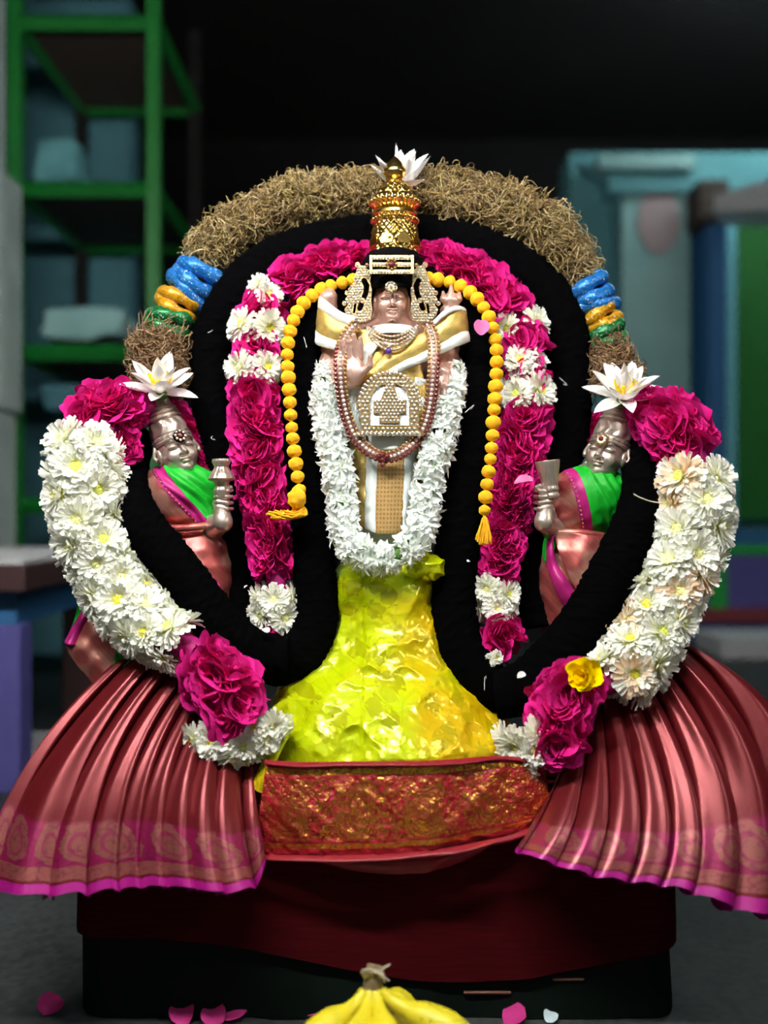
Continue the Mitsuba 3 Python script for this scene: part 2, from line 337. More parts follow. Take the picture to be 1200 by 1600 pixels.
# strip lights out of view, placed to light the altar and the shrine wall beyond
def unseen_strip_light(a, b, aim, power, tint, label, r=.02):
    t = thing('unseen_strip_light', label, 'lamp')
    a, b, aim = (np.asarray(x, float) for x in (a, b, aim))
    p = np.linspace(a, b, 2)
    obj('lamp_tube', tube(p, r, 16), lamp_white, True, t, emitter={'type': 'area', 'radiance': {'type': 'rgb', 'value': [power * c for c in tint]}})
    n = aim - (a + b) / 2; n /= np.linalg.norm(n)
    back = p - n * (r + .025)
    obj('casing', tube(back, .022, 4), lamp_white, False, t)
    for q in (a, b):
        obj('end_cap', trimesh.creation.icosphere(1, r * 1.25).apply_translation(q), lamp_white, True, t)
    mid = (a + b) / 2 - n * (r + .03); obj('hanger', tube([mid, [mid[0], mid[1], 2.6]], .008, 6), lamp_white, True, t)
unseen_strip_light([-.70, -.62, 1.20], [.25, -.68, 1.26], [0, 0, .4], KEY, (1, .98, .93), 'unseen white strip light above the altar, placed to light the statues')
unseen_strip_light([.95, -.95, 1.0], [1.0, -.35, 1.05], [0, 0, .5], SIDE, (1, .97, .92), 'unseen white strip light placed to light the altar from the side')
unseen_strip_light([1.2, 2.2, 2.3], [2.4, 2.2, 2.3], [1.6, 3.2, .8], HALL, (.85, 1, 1.0), 'unseen white strip light placed to light the shrine wall behind')

# ------------------------------------------------------------------ background, left: wall, pillar, rack, table
struct(obj('wall_recess', pbox(-700, 0, 205, 1100, 1.95, 2.05), teal_dark, False))
p_ = thing('painted_pillar', 'pale weathered plaster pillar at the edge of the hall behind the green rack', 'pillar')
def pillar_block(name, px, z0, z1, y0, y1): obj(name, box([-1.55, y0, z0], [W(px, 0, y1)[0], y1, z1], .008), pillar_m, False, p_)
za, zb = W(0, 318, 1.45)[2], W(0, 655, 1.45)[2]
pillar_block('shaft', 10, za, 2.58, 1.19, 1.31); pillar_block('wide_block', 36, zb, za, 1.17, 1.32); pillar_block('base_block', 26, .001, zb, 1.18, 1.315)
rk = thing('metal_rack', 'green painted metal rack of open shelves behind the left consort', 'rack')
Y0, Y1 = 1.36, 1.88
def rbar(a, b, w=.016): return obj('rail', tube(np.array([a, b], float), w * 1.25, 4), rack_green, False, rk)
XL, XR = W(25, 0, Y0)[0], W(241, 0, Y0)[0]
zs = [W(0, r, Y0)[2] for r in (35, 296, 551, 790)]
for x in (XL, XR):
    for y in (Y0, Y1): obj('post', box([x - .016, y - .016, 0], [x + .016, y + .016, 1.95]), rack_green if y == Y0 else unlit_black, False, rk)  # rear posts coloured near-black in place of shade
for z in zs:
    rbar([XL, Y0, z], [XR, Y0, z]); rbar([XL, Y1, z], [XR, Y1, z]); rbar([XL, Y0, z], [XL, Y1, z]); rbar([XR, Y0, z], [XR, Y1, z])
    obj('shelf', box([XL + .018, Y0 + .018, z - .004], [XR - .018, Y1 - .018, z + .012]), shelf_brown, False, rk)
def bundle(px0, r0, px1, r1, y, m, label, seed):
    a, b = W(px0, r1, y), W(px1, r0, y)
    me = box([a[0], y, a[2]], [b[0], y + .16, b[2]], .02).subdivide().subdivide().subdivide()
    tag(obj('cloth_bundle', wiggle(me, .012, 18, seed), m), label, 'bundle', None)
bundle(62, 478, 188, 528, 1.45, teal_pale, 'pale teal folded cloth bundle on the third shelf of the green rack', 1)
bundle(52, 215, 118, 283, 1.5, teal, 'teal cloth bundle on the second shelf of the green rack', 2)
bundle(62, 596, 150, 642, 1.55, teal_dark, 'dark teal bundle low in the green rack above the bottom shelf', 3)
tb = thing('side_table', 'low table with pale worn top and dark wooden edge at far left', 'table')
Yt = .80
a, b = W(-60, 868, Yt), W(112, 868, Yt); zt = a[2]
obj('table_top', box([a[0] - .3, Yt - .25, zt - .004], [b[0], Yt + .36, zt + .004]), bg_white, False, tb)
obj('edge', box([a[0] - .3, Yt - .252, zt - .05], [b[0] + .004, Yt + .362, zt - .0045], .004), bg_wood, False, tb)
obj('apron', box([a[0] - .25, Yt - .2, zt - .11], [b[0] - .03, Yt + .33, zt - .0505]), bg_blue, False, tb)
xl_ = W(20, 0, Yt - .2)[0]
for y in (Yt - .2, Yt + .26):
    obj('leg', box([xl_ - .07, y, 0], [xl_ + .012, y + .06, zt - .1105], .004), bg_purple if y < Yt else bg_wood, False, tb)  # rear leg takes the dark wood colour to dim it
    obj('leg', box([a[0] - .25, y, 0], [a[0] - .17, y + .06, zt - .1105], .004), bg_purple, False, tb)
st = obj('floor_plank', box([-1.1, .62, .001], [W(62, 0, .7)[0], .86, .05], .004), bg_white, False); tag(st, 'pale grey plank lying on the floor beside the left table', 'plank')

# ------------------------------------------------------------------ background, right: shrine front
Yb = 2.75
struct(obj('wall_shrine', pbox(890, 238, 1500, 845, Yb, Yb + .2), teal, False))
pl = thing('shrine_pilaster', 'broad teal painted pilaster with stepped capital on the shrine wall', 'pilaster')
obj('shaft', pbox(972, 300, 1078, 800, Yb - .09, Yb - .002, .006), teal_pale, False, pl)
obj('capital', pbox(950, 262, 1086, 300, Yb - .12, Yb - .002, .006), teal, False, pl)
obj('capital', pbox(935, 240, 1086, 262, Yb - .15, Yb - .002, .006), teal_pale, False, pl)
obj('plinth', pbox(955, 800, 1086, 824, Yb - .12, Yb - .002, .006), teal, False, pl)
fig = sg.Point(0, 0).buffer(1, 24)
c_ = W(1030, 345, Yb - .1)
pm = trimesh.creation.extrude_polygon(shapely.affinity.scale(fig, S(32, Yb), S(50, Yb)), .008, engine='earcut')
mm = np.eye(4); mm[:3, :3] = rx(math.pi / 2); mm[:3, 3] = c_ + [0, .009, 0]
tag(obj('wall_plaque', moved(pm, mm), bg_pink, False), 'faded pinkish oval plaque high on the teal pilaster', 'plaque')
bk = thing('wall_bracket', 'dark teal bracket beside the capital of the teal pilaster', 'bracket')
obj('arm', tube(spline(np.array([W(905, 262, Yb - .04), W(935, 275, Yb - .06), W(960, 300, Yb - .06), W(964, 340, Yb - .04)]), 14), .022, 8), teal_dark, True, bk)
obj('pole', tube(np.array([W(964, 338, Yb - .04), W(964, 520, Yb - .03)]), .016, 8), teal_dark, True, bk)
col = thing('blue_column', 'narrow blue painted column with cyan edge beside the green door', 'column')
obj('shaft', pbox(1108, 330, 1134, 824, Yb - .2, Yb - .001, .006), bg_blue, False, col)
obj('edge_strip', pbox(1135, 345, 1152, 824, Yb - .17, Yb - .001, .004), bg_cyan, False, col)
obj('capital', pbox(1092, 280, 1140, 345, Yb - .24, Yb - .001, .008), shelf_brown, False, col)
tag(obj('green_door', pbox(1153, 342, 1420, 812, Yb - .12, Yb - .001), bg_green, False), 'plain dark green door panel at the right edge of the hall', 'door')
aw = thing('shrine_eave', 'pale sloping eave slab above the green door', 'eave')
a, b = W(1118, 322, 2.2), W(1420, 250, 1.6)
v0 = [W(1115, 305, 2.4), W(1430, 215, 1.9), W(1430, 320, 1.9), W(1115, 330, 2.4)]
v1 = [x + np.array([.08, .18, 0]) for x in v0]
obj('slab', trimesh.convex.convex_hull(np.array(v0 + v1)), bg_white, False, aw)
pd = thing('shrine_plinth', 'painted plinth with green frame and purple panels below the shrine wall', 'plinth')
Yp = 2.45
obj('body', pbox(900, 832, 1500, 1000, Yp, Yp + .3), bg_blue, False, pd)
obj('rail', pbox(900, 852, 1500, 866, Yp - .03, Yp - .001), bg_bright_green, False, pd)
for x in (930, 1110, 1290): obj('stile', pbox(x, 866, x + 26, 951, Yp - .03, Yp - .001), bg_bright_green, False, pd)
for x in (957, 1137, 1317): obj('panel', pbox(x, 867, x + 152, 950, Yp - .012, Yp - .001), bg_purple, False, pd)
obj('red_band', pbox(900, 952, 1500, 972, Yp - .05, Yp - .001), bg_red, False, pd)
a, b = W(1085, 1000, Yp - .06), W(1500, 975, Yp - .06)
tag(obj('door_step', box([a[0], Yp - .34, 0.0], [b[0], Yp - .06, a[2] + .04], .006), bg_white, False), 'pale stone step before the shrine plinth', 'step')

# ------------------------------------------------------------------ pedestal with its cloths
YP = -.135                                   # front of the pedestal
ped = thing('pedestal', 'wide low pedestal draped in dark maroon cloth over a dark green one', 'pedestal')
xa, xb = W(112, 0, YP)[0], W(1062, 0, YP)[0]
ZT = .205
def drape(x0, x1, y0, y1, ztop, bottom, n=140, bulge=.004, fold=.002, seed=0, rc=.03):
    """cloth hanging round a box: loop of the rounded rectangle, from the top edge down to bottom(x)"""
    rr = sg.box(x0 + rc, y0 + rc, x1 - rc, y1 - rc).buffer(rc, 8)
    L = rr.exterior.length
    pts = np.array([rr.exterior.interpolate(t).coords[0] for t in np.linspace(0, L, n, endpoint=False)])
    nv = 14; P = []
    for i in range(nv):
        v = i / (nv - 1)
        z = ztop + (bottom(pts[:, 0], pts[:, 1]) - ztop) * v
        c = np.array([(x0 + x1) / 2, (y0 + y1) / 2]); d = pts - c; d /= np.linalg.norm(d, axis=1, keepdims=True)
        off = bulge * v + fold * 2 * nz(np.stack([pts[:, 0] * 30, pts[:, 1] * 30, z * 8], 1), 1, seed) * v
        q = pts + d * off[:, None]; P.append(np.column_stack([q, z]))
    P = np.array(P); P = np.concatenate([P, P[:, :1]], 1)
    top = np.column_stack([pts, np.full(n, ztop)])
    m, uv = gridmesh(P)
    lid = TM(np.vstack([top, [[(x0 + x1) / 2, (y0 + y1) / 2, ztop]]]), [[i, (i + 1) % n, n] for i in range(n)])
    return cat(m, lid)
obj('base_cloth', drape(xa + .004, xb - .004, YP + .006, .2, ZT - .006, lambda x, y: .001 + 0 * x, seed=3, fold=.004), dark_green, True, ped)
def red_bottom(x, y):
    row = 1478 + 42 * np.exp(-((x - .06) / .16) ** 2) + 14 * np.sin(x * 9 + .6)
    return ZC - (row - 800) * (D + YP) / F
obj('maroon_cloth', drape(xa, xb, YP, .206, ZT, red_bottom, seed=8, fold=.003), maroon, 40, ped)
for x0, x1, r0 in ((725, 800, 1556), (865, 915, 1535)):
    a, b = W(x0, r0, YP - .004), W(x1, r0 - 6, YP - .004)
    part_label(obj('gold_trim', box([a[0], YP + .001, a[2] - .0012], [b[0], YP + .008, a[2] + .0012], .0008), old_copper, False, ped), 'thin gold edging on the dark green cloth')

# ------------------------------------------------------------------ the central skirt of lime silk with its zari border
sk = thing('silk_skirt', 'crinkled lime yellow silk skirt with a broad red and gold border below the jasmine garland', 'skirt')
rows = [(872, 545, 662, .022, .040), (900, 524, 680, .0, .052), (950, 522, 682, -.002, .056), (1000, 518, 686, -.004, .062), (1040, 492, 700, -.012, .072), (1080, 452, 728, -.022, .088),
        (1120, 436, 752, -.03, .102), (1160, 426, 778, -.035, .113), (1196, 418, 800, -.038, .120)]
rr = np.array(rows, float); cs = CubicSpline(rr[:, 0], rr[:, 1:])
nv, nu = 150, 220; P = np.zeros((nv, nu, 3))
for i, row in enumerate(np.linspace(872, 1196, nv)):
    l, r, yc, ryy = cs(row); th = np.linspace(-.15, math.pi + .15, nu)
    c = W((l + r) / 2, row, yc); h = S((r - l) / 2, yc)
    q = np.column_stack([c[0] - h * np.cos(th), yc - ryy * np.sin(th), np.full(nu, W(600, row, yc - .62 * ryy)[2])])
    P[i] = q
flat = P.reshape(-1, 3)
def crease(p, f, s): return 1 - np.abs(2 * meshkit.noise(p * f, s) - 1) * 2
g = np.interp(np.linspace(0, 1, nv), [0, .5, .9, 1], [.3, 1, 1, .1])[:, None].repeat(nu, 1).ravel()
rot = flat @ rz(.3) @ ry(.7); 
disp = g * (.0065 * crease(rot * [1, 1, .40], 22, 1) + .0042 * crease(rot @ ry(-1.5), 40, 2) + .007 * nz(flat * [1, 1, .5], 22, 3) + .0009 * crease(rot, 110, 6))
disp = disp + g * .0045 / (1 + np.exp(-(flat[:, 0] - W(566, 0, -.08)[0] - .05 * (.42 - flat[:, 2]) * .3) / .0006))
dirn = flat - np.array([W(600, 0, 0)[0], .03, 0]); dirn[:, 2] = 0; dirn /= np.linalg.norm(dirn, axis=1, keepdims=True)
P2 = (flat + dirn * disp[:, None]).reshape(nv, nu, 3)
me, uv = gridmesh(P2)
obj('lime_cloth', me, lime, True, sk, uv=np.column_stack([P2.reshape(-1, 3)[:, 0] * 5 + .3 * P2.reshape(-1, 3)[:, 1] * 5, P2.reshape(-1, 3)[:, 2] * 5]))
# vertical fold lying over the front, from the waist down
def ribbon(px_l, px_r, nu=20, nv=60, bulge=0.0, disp=0.0, f=60, seed=0, round_=0.0):
    """cloth strip between two edges given as (px, row, y) lists"""
    A, B = (spline(np.array([W(*q) for q in e]), nv) for e in (px_l, px_r))
    u = np.linspace(0, 1, nu)[None, :, None]
    P = A[:, None] * (1 - u) + B[:, None] * u
    P[..., 1] -= bulge * np.sin(np.pi * np.linspace(0, 1, nu))[None]
    if disp: P[..., 1] -= disp * 2 * nz(P * [1, .3, 1], f, seed)
    return gridmesh(P)
def solid(m, t):
    """gives a cloth sheet a thickness"""
    vn = m.vertex_normals; k = len(m.vertices); e = trimesh.grouping.group_rows(np.sort(m.edges, 1), require_count=1)
    ed = m.edges[e]; v = np.vstack([m.vertices, m.vertices - vn * t])
    side = np.vstack([np.stack([ed[:, 1], ed[:, 0], ed[:, 0] + k], 1), np.stack([ed[:, 1], ed[:, 0] + k, ed[:, 1] + k], 1)])
    return TM(v, np.vstack([m.faces, m.faces[:, ::-1] + k, side]))
me = trimesh.creation.icosphere(4, 1.0); me.vertices *= [.018, .014, .013]; v = me.vertices
me.vertices = v * (1 + .35 * crease(v, 90, 3) + .3 * nz(v, 160, 4))[:, None]; me.apply_translation(W(664, 886, -.052))
obj('tucked_knot', me, lime, True, sk, uv=me.vertices[:, [0, 2]] * 5)
# border: hangs over the front of the pedestal
def border(top, bot, nu, nv, wave, seed, rough=0.0):
    A, B = (spline(np.array([W(*q) for q in e]), nu) for e in (top, bot))
    v = np.linspace(0, 1, nv)[:, None, None]; P = A[None] * (1 - v) + B[None] * v
    u = np.linspace(0, 1, nu)
    P[..., 1] -= wave * 2 * nz(np.stack([P[..., 0] * 1.0, P[..., 2] * .5, P[..., 2] * 0 + seed], -1), 26, seed) * (.3 + .7 * v[..., 0]) + .003 * np.exp(-((u * 1.0 - .82 + .25 * v[..., 0]) / .05) ** 2)
    P[..., 1] -= .006 * np.sin(np.pi * v[..., 0]) + rough * (nz(P * [1, .2, 1] @ ry(.6) * [1, 1, .5], 95, seed + 7) + .6 * nz(P, 210, seed + 9))
    return gridmesh(P)
me, uv = border([(416, 1190, -.146), (470, 1193, -.161), (600, 1192, -.168), (720, 1188, -.164), (800, 1184, -.149), (852, 1206, -.125)],
                [(398, 1338, -.150), (470, 1338, -.164), (600, 1335, -.168), (700, 1326, -.167), (790, 1306, -.160), (862, 1284, -.136)], 260, 80, .006, 2, .0034)
part_label(obj('zari_border', me, zari, True, sk, uv=uv), 'broad red border woven with gold paisleys')
def hem(top, bot, name, m, seed, wave=.003):
    me, uv = border(top, bot, 160, 8, wave, seed); return obj(name, me, m, True, sk, uv=uv)
hem([(398, 1336, -.150), (470, 1337, -.164), (600, 1334, -.168), (700, 1325, -.167), (790, 1305, -.160), (863, 1282, -.136)],
    [(396, 1346, -.152), (470, 1348, -.166), (600, 1346, -.170), (700, 1337, -.169), (790, 1317, -.161), (864, 1294, -.137)], 'border_edge', red_hem, 2, .005)
hem([(414, 1187, -.1465), (470, 1190, -.1615), (600, 1189, -.1685), (720, 1185, -.1645), (800, 1181, -.1495), (852, 1203, -.1255)],
    [(416, 1196, -.1475), (470, 1199, -.1625), (600, 1198, -.1695), (720, 1194, -.1655), (800, 1190, -.1505), (852, 1212, -.1265)], 'border_edge', red_hem, 2, .004)
me, uv = border([(470, 1330, -.150), (600, 1330, -.154), (720, 1322, -.150), (770, 1310, -.148)], [(520, 1352, -.150), (600, 1366, -.156), (700, 1356, -.152), (765, 1322, -.148)], 90, 10, .003, 6)
obj('under_hem', me, red_hem, True, sk, uv=uv)
me, uv = ribbon([(430, 1150, -.12), (405, 1200, -.125), (392, 1228, -.13)], [(452, 1150, -.13), (425, 1205, -.138), (412, 1240, -.14)], 10, 20, .004, .003, 60, 2)
obj('side_corner', me, lime, True, sk, uv=uv * [.2, .5])
me, uv = ribbon([(742, 1105, -.075), (768, 1140, -.09), (792, 1188, -.11)], [(790, 1120, -.07), (820, 1160, -.085), (850, 1206, -.105)], 10, 20, .004, .003, 60, 3)
obj('side_corner', me, lime, True, sk, uv=uv * [.2, .5])

# ------------------------------------------------------------------ central statue
dei = thing('deity_statue', 'copper-toned standing statue with four arms, wrapped in white and gold cloth', 'statue')
f = Field(W(478, 700, 0) * [1, 0, 1] + [0, -.075, 0], W(745, 395, 0) * [1, 0, 1] + [0, .065, 0], .0009)
HC = W(612, 470, -.012)
head(f, HC, .0185, rz(.03))
w = lambda px, row, y: W(px, row, y)
# torso
f.ell(w(612, 560, .005), (.050, .030, .050), k=.01); f.ell(w(612, 615, .004), (.038, .027, .045), k=.015); f.ell(w(612, 665, .004), (.046, .032, .035), k=.015)
for s in (-1, 1): f.ell(w(612 + 30 * s, 555, -.014), (.021, .014, .017), k=.01)
f.cone(w(612, 535, .005), w(612, 505, 0), .030, .019, .01)
for s in (-1, 1):
    f.cone(w(612 + 20 * s, 528, .006), w(612 + 72 * s, 524, .006), .017, .0185, .01)
# rear arms, forearms raised
f.chain([w(540, 524, .012), w(513, 545, .012), w(512, 505, .0), w(514, 480, -.006)], [.0165, .0125, .0125, .0085], .004)
f.chain([w(684, 524, .012), w(711, 545, .012), w(708, 510, .0), w(705, 485, -.006)], [.0165, .0125, .0125, .0085], .004)
def hand(base, up, side, sz, curl=0.0, normal=(0, -1, 0), spread=.12, thumb=1, lens=(.95, 1.08, 1.0, .8), wrist=True):
    """palm centred above base; up: finger direction, side: towards the thumb, normal: out of the palm"""
    up, side, n = (np.asarray(x, float) / np.linalg.norm(x) for x in (up, side, normal))
    R = np.stack([side, n, up], 1)
    c = np.asarray(base, float) + up * sz * .5
    f.ell(c, np.array([.44, .2, .55]) * sz, R, .002); f.ell(c + (-side * .18 - up * .2 + n * .08) * sz, np.array([.22, .18, .32]) * sz, R, .003)
    f.ell(c + (side * .2 - up * .2 + n * .1) * sz, np.array([.22, .2, .34]) * sz, R, .003)
    for i in range(4):
        off = (.33 - .22 * i); a = c + (side * off + up * (.42 - .04 * abs(i - 1.3))) * sz
        L = lens[i] * sz; d = up + side * spread * (1.3 - i) ; d /= np.linalg.norm(d)
        p = [a]; 
        for k, fr in enumerate((.42, .32, .26)):
            ang = curl * (k + 1); dd = d * math.cos(ang) + n * math.sin(ang); p.append(p[-1] + dd * L * fr)
        f.chain(p, [.118 * sz, .112 * sz, .105 * sz, .085 * sz], .0008)
    a = c + (side * .3 - up * .25 + n * .1) * sz
    f.chain([a, a + (side * .36 + up * .28 + n * .1) * sz, a + (side * .40 + up * .62 + n * .16) * sz], [.17 * sz, .13 * sz, .095 * sz], .0015)
# front arms: raised open palm on the viewer's left, lowered hand on the right
f.chain([w(540, 526, .0), w(518, 566, -.008), w(538, 594, -.035), w(553, 592, -.052)], [.0155, .0125, .0110, .0095], .004)
hand(w(553, 594, -.055), (-.06, -.12, 1), (1, 0, .0), .0265, .05, spread=.02, lens=(.74, .82, .78, .64))
f.chain([w(684, 526, .0), w(704, 574, -.006), w(692, 584, -.032)], [.0155, .0125, .0105], .004)
hand(w(690, 582, -.038), (-.1, -.25, -1), (-1, 0, 0), .0185, .35, (0, .9, -.3))
# raised rear hands: a pointed closed one and a three-lobed one
f.chain([w(514, 484, -.006), w(513, 466, -.008), w(510, 449, -.006)], [.0085, .0088, .0035], .003)
f.ell(w(517, 464, -.011), (.0062, .006, .0085), k=.003); f.ell(w(507, 466, -.009), (.0055, .006, .008), k=.003)
f.chain([w(705, 486, -.006), w(705, 470, -.008)], [.0080, .0088], .003)
for dx, top, r in ((0, 447, .0040), (-12, 456, .0034), (12, 456, .0034), (-5, 460, .004), (6, 460, .004)):
    f.chain([w(705 + dx * .5, 474, -.010), w(705 + dx, (474 + top) / 2 + 2, -.012), w(705 + dx * 1.05, top, -.010)], [r * 1.2, r * 1.15, r * .45], .0008)
f.cone(w(698, 487, -.007), w(712, 487, -.007), .0078, .0078, .001)
body = f.mesh(); print('statue', len(body.faces))
obj('body', body, copper, True, dei)
# legs hidden in the cloth down to the pedestal; black head wrap; side hair
me = lathe(densify([(.050, .2), (.050, .34), (.052, .40), (.052, .47), (.043, .535), (.036, .56)], 40), 64)
me.vertices *= [1, .68, 1]; v = me.vertices; me.apply_translation([W(608, 0, 0)[0], .004, 0])
th = np.arctan2(me.vertices[:, 1], me.vertices[:, 0] - .006)
me.vertices[:, :2] += (.0015 * np.sin(th * 14 + 2 * np.sin(me.vertices[:, 2] * 30)))[:, None] * np.column_stack([np.cos(th), np.sin(th)])
part_label(obj('white_dhoti', me, white_cloth, True, dei), 'white pleated lower cloth')
def strip(name, l, r, m, t=.0012, **k):
    me, uv = ribbon(l, r, **k)
    if np.mean(me.face_normals[:, 1]) > 0: me.invert()
    me2 = solid(me, t); return obj(name, me2, m, True, dei, uv=np.vstack([uv, uv]))
strip('gold_pleat', [(589, 690, -.040), (588, 740, -.041), (587, 790, -.043), (586, 834, -.044)], [(634, 690, -.040), (632, 740, -.041), (630, 790, -.043), (628, 834, -.044)], orange_brocade, nu=14, nv=40, bulge=.004)
strip('white_pleat', [(570, 690, -.033), (571, 740, -.034), (570, 790, -.036), (570, 826, -.036)], [(590, 690, -.040), (589, 740, -.042), (588, 790, -.043), (587, 833, -.044)], white_cloth, nu=12, nv=40, bulge=.003, disp=.0025, f=120, seed=2)
strip('white_pleat', [(632, 690, -.040), (631, 740, -.042), (629, 790, -.043), (627, 831, -.044)], [(652, 690, -.030), (648, 740, -.032), (642, 790, -.034), (636, 822, -.036)], white_cloth, nu=12, nv=40, bulge=.003, disp=.002, f=120, seed=5)
strip('gold_side', [(545, 630, -.022), (546, 700, -.022), (548, 760, -.022), (552, 825, -.022)], [(572, 690, -.034), (572, 730, -.034), (571, 780, -.035), (571, 828, -.036)], brocade, nu=12, nv=40, bulge=.002, disp=.003, f=90)
strip('gold_side', [(650, 640, -.030), (648, 700, -.031), (642, 760, -.033), (636, 820, -.034)], [(676, 640, -.018), (668, 700, -.018), (660, 760, -.018), (655, 815, -.018)], brocade, nu=12, nv=40, bulge=.002, disp=.003, f=90, seed=3)
strip('white_waistband', [(568, 660, -.040), (572, 675, -.044), (577, 690, -.045), (582, 704, -.044)], [(652, 660, -.038), (650, 675, -.042), (645, 690, -.044), (638, 703, -.044)], white_cloth, nu=24, nv=20, bulge=.007, disp=.002, f=70)
strip('white_fold', [(545, 588, -.030), (540, 620, -.030), (545, 655, -.028), (550, 690, -.026)], [(572, 590, -.038), (568, 622, -.040), (566, 655, -.040), (572, 688, -.036)], white_cloth, nu=14, nv=30, bulge=.004, disp=.004, f=80, seed=8)
strip('white_fold', [(648, 590, -.038), (650, 620, -.040), (656, 650, -.038), (655, 690, -.034)], [(672, 596, -.024), (676, 622, -.024), (678, 650, -.022), (672, 690, -.022)], white_cloth, nu=14, nv=30, bulge=.004, disp=.004, f=80, seed=9)
strip('gold_apron', [(566, 560, -.038), (560, 600, -.040), (558, 640, -.042), (566, 668, -.043)], [(655, 560, -.034), (664, 600, -.036), (666, 640, -.038), (656, 668, -.041)], brocade, nu=24, nv=30, bulge=.008, disp=.002, f=60, seed=4)
# sash: gold brocade edged with white, across the chest and round both upper arms
sash = [((558, 600), (600, 622), -.046, -.044), ((590, 566), (612, 590), -.046, -.047), ((625, 538), (655, 568), -.040, -.042), ((675, 512), (690, 552), -.034, -.036), ((716, 484), (726, 536), -.026, -.026), ((727, 488), (733, 534), -.008, -.006), ((718, 494), (722, 536), .022, .022)]
A = [(p[0], p[1], y) for p, q, y, y2 in sash]; B = [(q[0], q[1], y2) for p, q, y, y2 in sash]
lerp = lambda a, b, t: [tuple(np.array(p) * (1 - t) + np.array(q) * t) for p, q in zip(a, b)]
strip('gold_sash', lerp(A, B, .0), lerp(A, B, .70), brocade, nu=16, nv=70, bulge=.003, disp=.0012, f=70)
fw = lambda e: [(p[0], p[1], p[2] - .0008) for p in e]
part_label(strip('sash_edge', fw(lerp(A, B, .68)), fw(lerp(A, B, 1.0)), white_cloth, nu=10, nv=70, bulge=.0035, disp=.0015, f=90, seed=2), 'white silk edge of the sash')
strip('sash_edge', fw(lerp(A[3:], B[3:], -.10)), fw(lerp(A[3:], B[3:], .02)), white_cloth, nu=6, nv=40, bulge=.001)
L = [((556, 494), (541, 550), -.036, -.036), ((532, 486), (520, 546), -.034, -.034), ((508, 468), (497, 540), -.024, -.024), ((498, 462), (492, 532), -.006, -.006), ((508, 468), (500, 536), .022, .022)]
A = [(p[0], p[1], y) for p, q, y, y2 in L]; B = [(q[0], q[1], y2) for p, q, y, y2 in L]
strip('gold_armband', lerp(A, B, .24), lerp(A, B, .78), brocade, nu=16, nv=50, bulge=.003, disp=.001, f=70, seed=3)
strip('sash_edge', fw(lerp(A, B, .0)), fw(lerp(A, B, .27)), white_cloth, nu=10, nv=50, bulge=.003, disp=.001, f=90, seed=4)
strip('sash_edge', fw(lerp(A, B, .75)), fw(lerp(A, B, 1.0)), white_cloth, nu=10, nv=50, bulge=.003, disp=.001, f=90, seed=5)
strip('gold_shoulder', [(552, 512, -.030), (556, 540, -.034), (562, 575, -.040), (566, 600, -.042)], [(600, 522, -.036), (600, 545, -.043), (596, 575, -.046), (592, 600, -.046)], brocade, nu=14, nv=30, bulge=.004, seed=6)
strip('sash_edge', [(572, 536, -.042), (564, 552, -.044), (561, 572, -.046)], [(600, 534, -.045), (586, 548, -.048), (574, 572, -.049)], white_cloth, nu=10, nv=20, bulge=.004)
strip('white_collar', [(582, 509, -.016), (580, 522, -.026)], [(644, 509, -.016), (652, 523, -.026)], white_cloth, nu=20, nv=10, bulge=.012)
hw = lathe(densify([(.0205, -.048), (.0225, -.035), (.030, -.022), (.0335, -.010), (.034, 0), (.033, .012), (.028, .019), (.020, .022)], 40), 72, lambda t, z, r: .0006 * np.sin(z * 900 + 2 * np.sin(3 * t)))
keep = ~((hw.vertices[hw.faces].mean(1)[:, 2] < -.0235) & (hw.vertices[hw.faces].mean(1)[:, 1] < -.004)); hw.update_faces(keep)
hw.vertices *= [1, 1.12, 1]; hw.apply_translation([W(614, 412, 0)[0], -.003, W(614, 416, -.03)[2]])
part_label(obj('head_wrap', hw, black_cloth, True, dei), 'black cloth wound round the head')
for s in (-1, 1):
    obj('black_hair', tube(spline(np.array([W(613 + 30 * s, 430, .004), W(613 + 36 * s, 470, .004), W(613 + 40 * s, 505, .008)]), 14), np.array([.010, .0115, .012, .012, .012, .012, .012, .012, .012, .012, .011, .010, .008, .005]), 12, bump=lambda v: .001 * nz(v, 500)), black_cloth, True, dei)

# ------------------------------------------------------------------ gold crown
cr = thing('gold_crown', 'tall embossed gold crown with pointed finial above the black head wrap', 'crown')
cx, cy = W(617, 0, .004)[0], .004
zr = lambda row: ZC - (row - 800) * (D + .004) / F
hr = lambda px: px * (D + .004) / F
def ring_part(name, prof, bump=None, n=96, dens=60):
    m = lathe(densify([(hr(r), zr(row)) for r, row in prof], dens), n, bump); m.apply_translation([cx, cy, 0]); return obj(name, m, gold, 40, cr)
def emb(t, z, r): return .0016 * np.maximum(0, np.sin(t * 7 + np.sin(z * 300) * 1.2)) * np.sin(z * 420 + 1.5 * np.cos(t * 14)) + .0007 * np.sin(t * 24) * np.sin(z * 800)
ring_part('crown_body', [(36, 402), (37, 394), (38, 384), (36, 366), (33, 352), (35, 350), (36, 346), (33, 342)], emb, 160, 90)
ring_part('neck_ring', [(33, 343), (36, 339), (35, 334), (30, 331), (27, 327)], None)
ring_part('flange', [(27, 329), (33, 325), (38, 320), (37, 313), (32, 308), (27, 305)], lambda t, z, r: .0012 * np.cos(t * 26), 156)
ring_part('dome', [(29, 308), (28, 300), (24, 293), (18, 288), (14, 285)], lambda t, z, r: .0012 * np.cos(t * 12) * np.sin(z * 500), 120)
ring_part('finial', [(13, 287), (14, 283), (9, 281), (14, 277), (18, 271), (17.5, 266), (13, 258), (8, 251), (3, 246), (.5, 244)])
bead_g = mikit.ply(trimesh.creation.icosphere(2, 1.0), 'mat_gold', True)
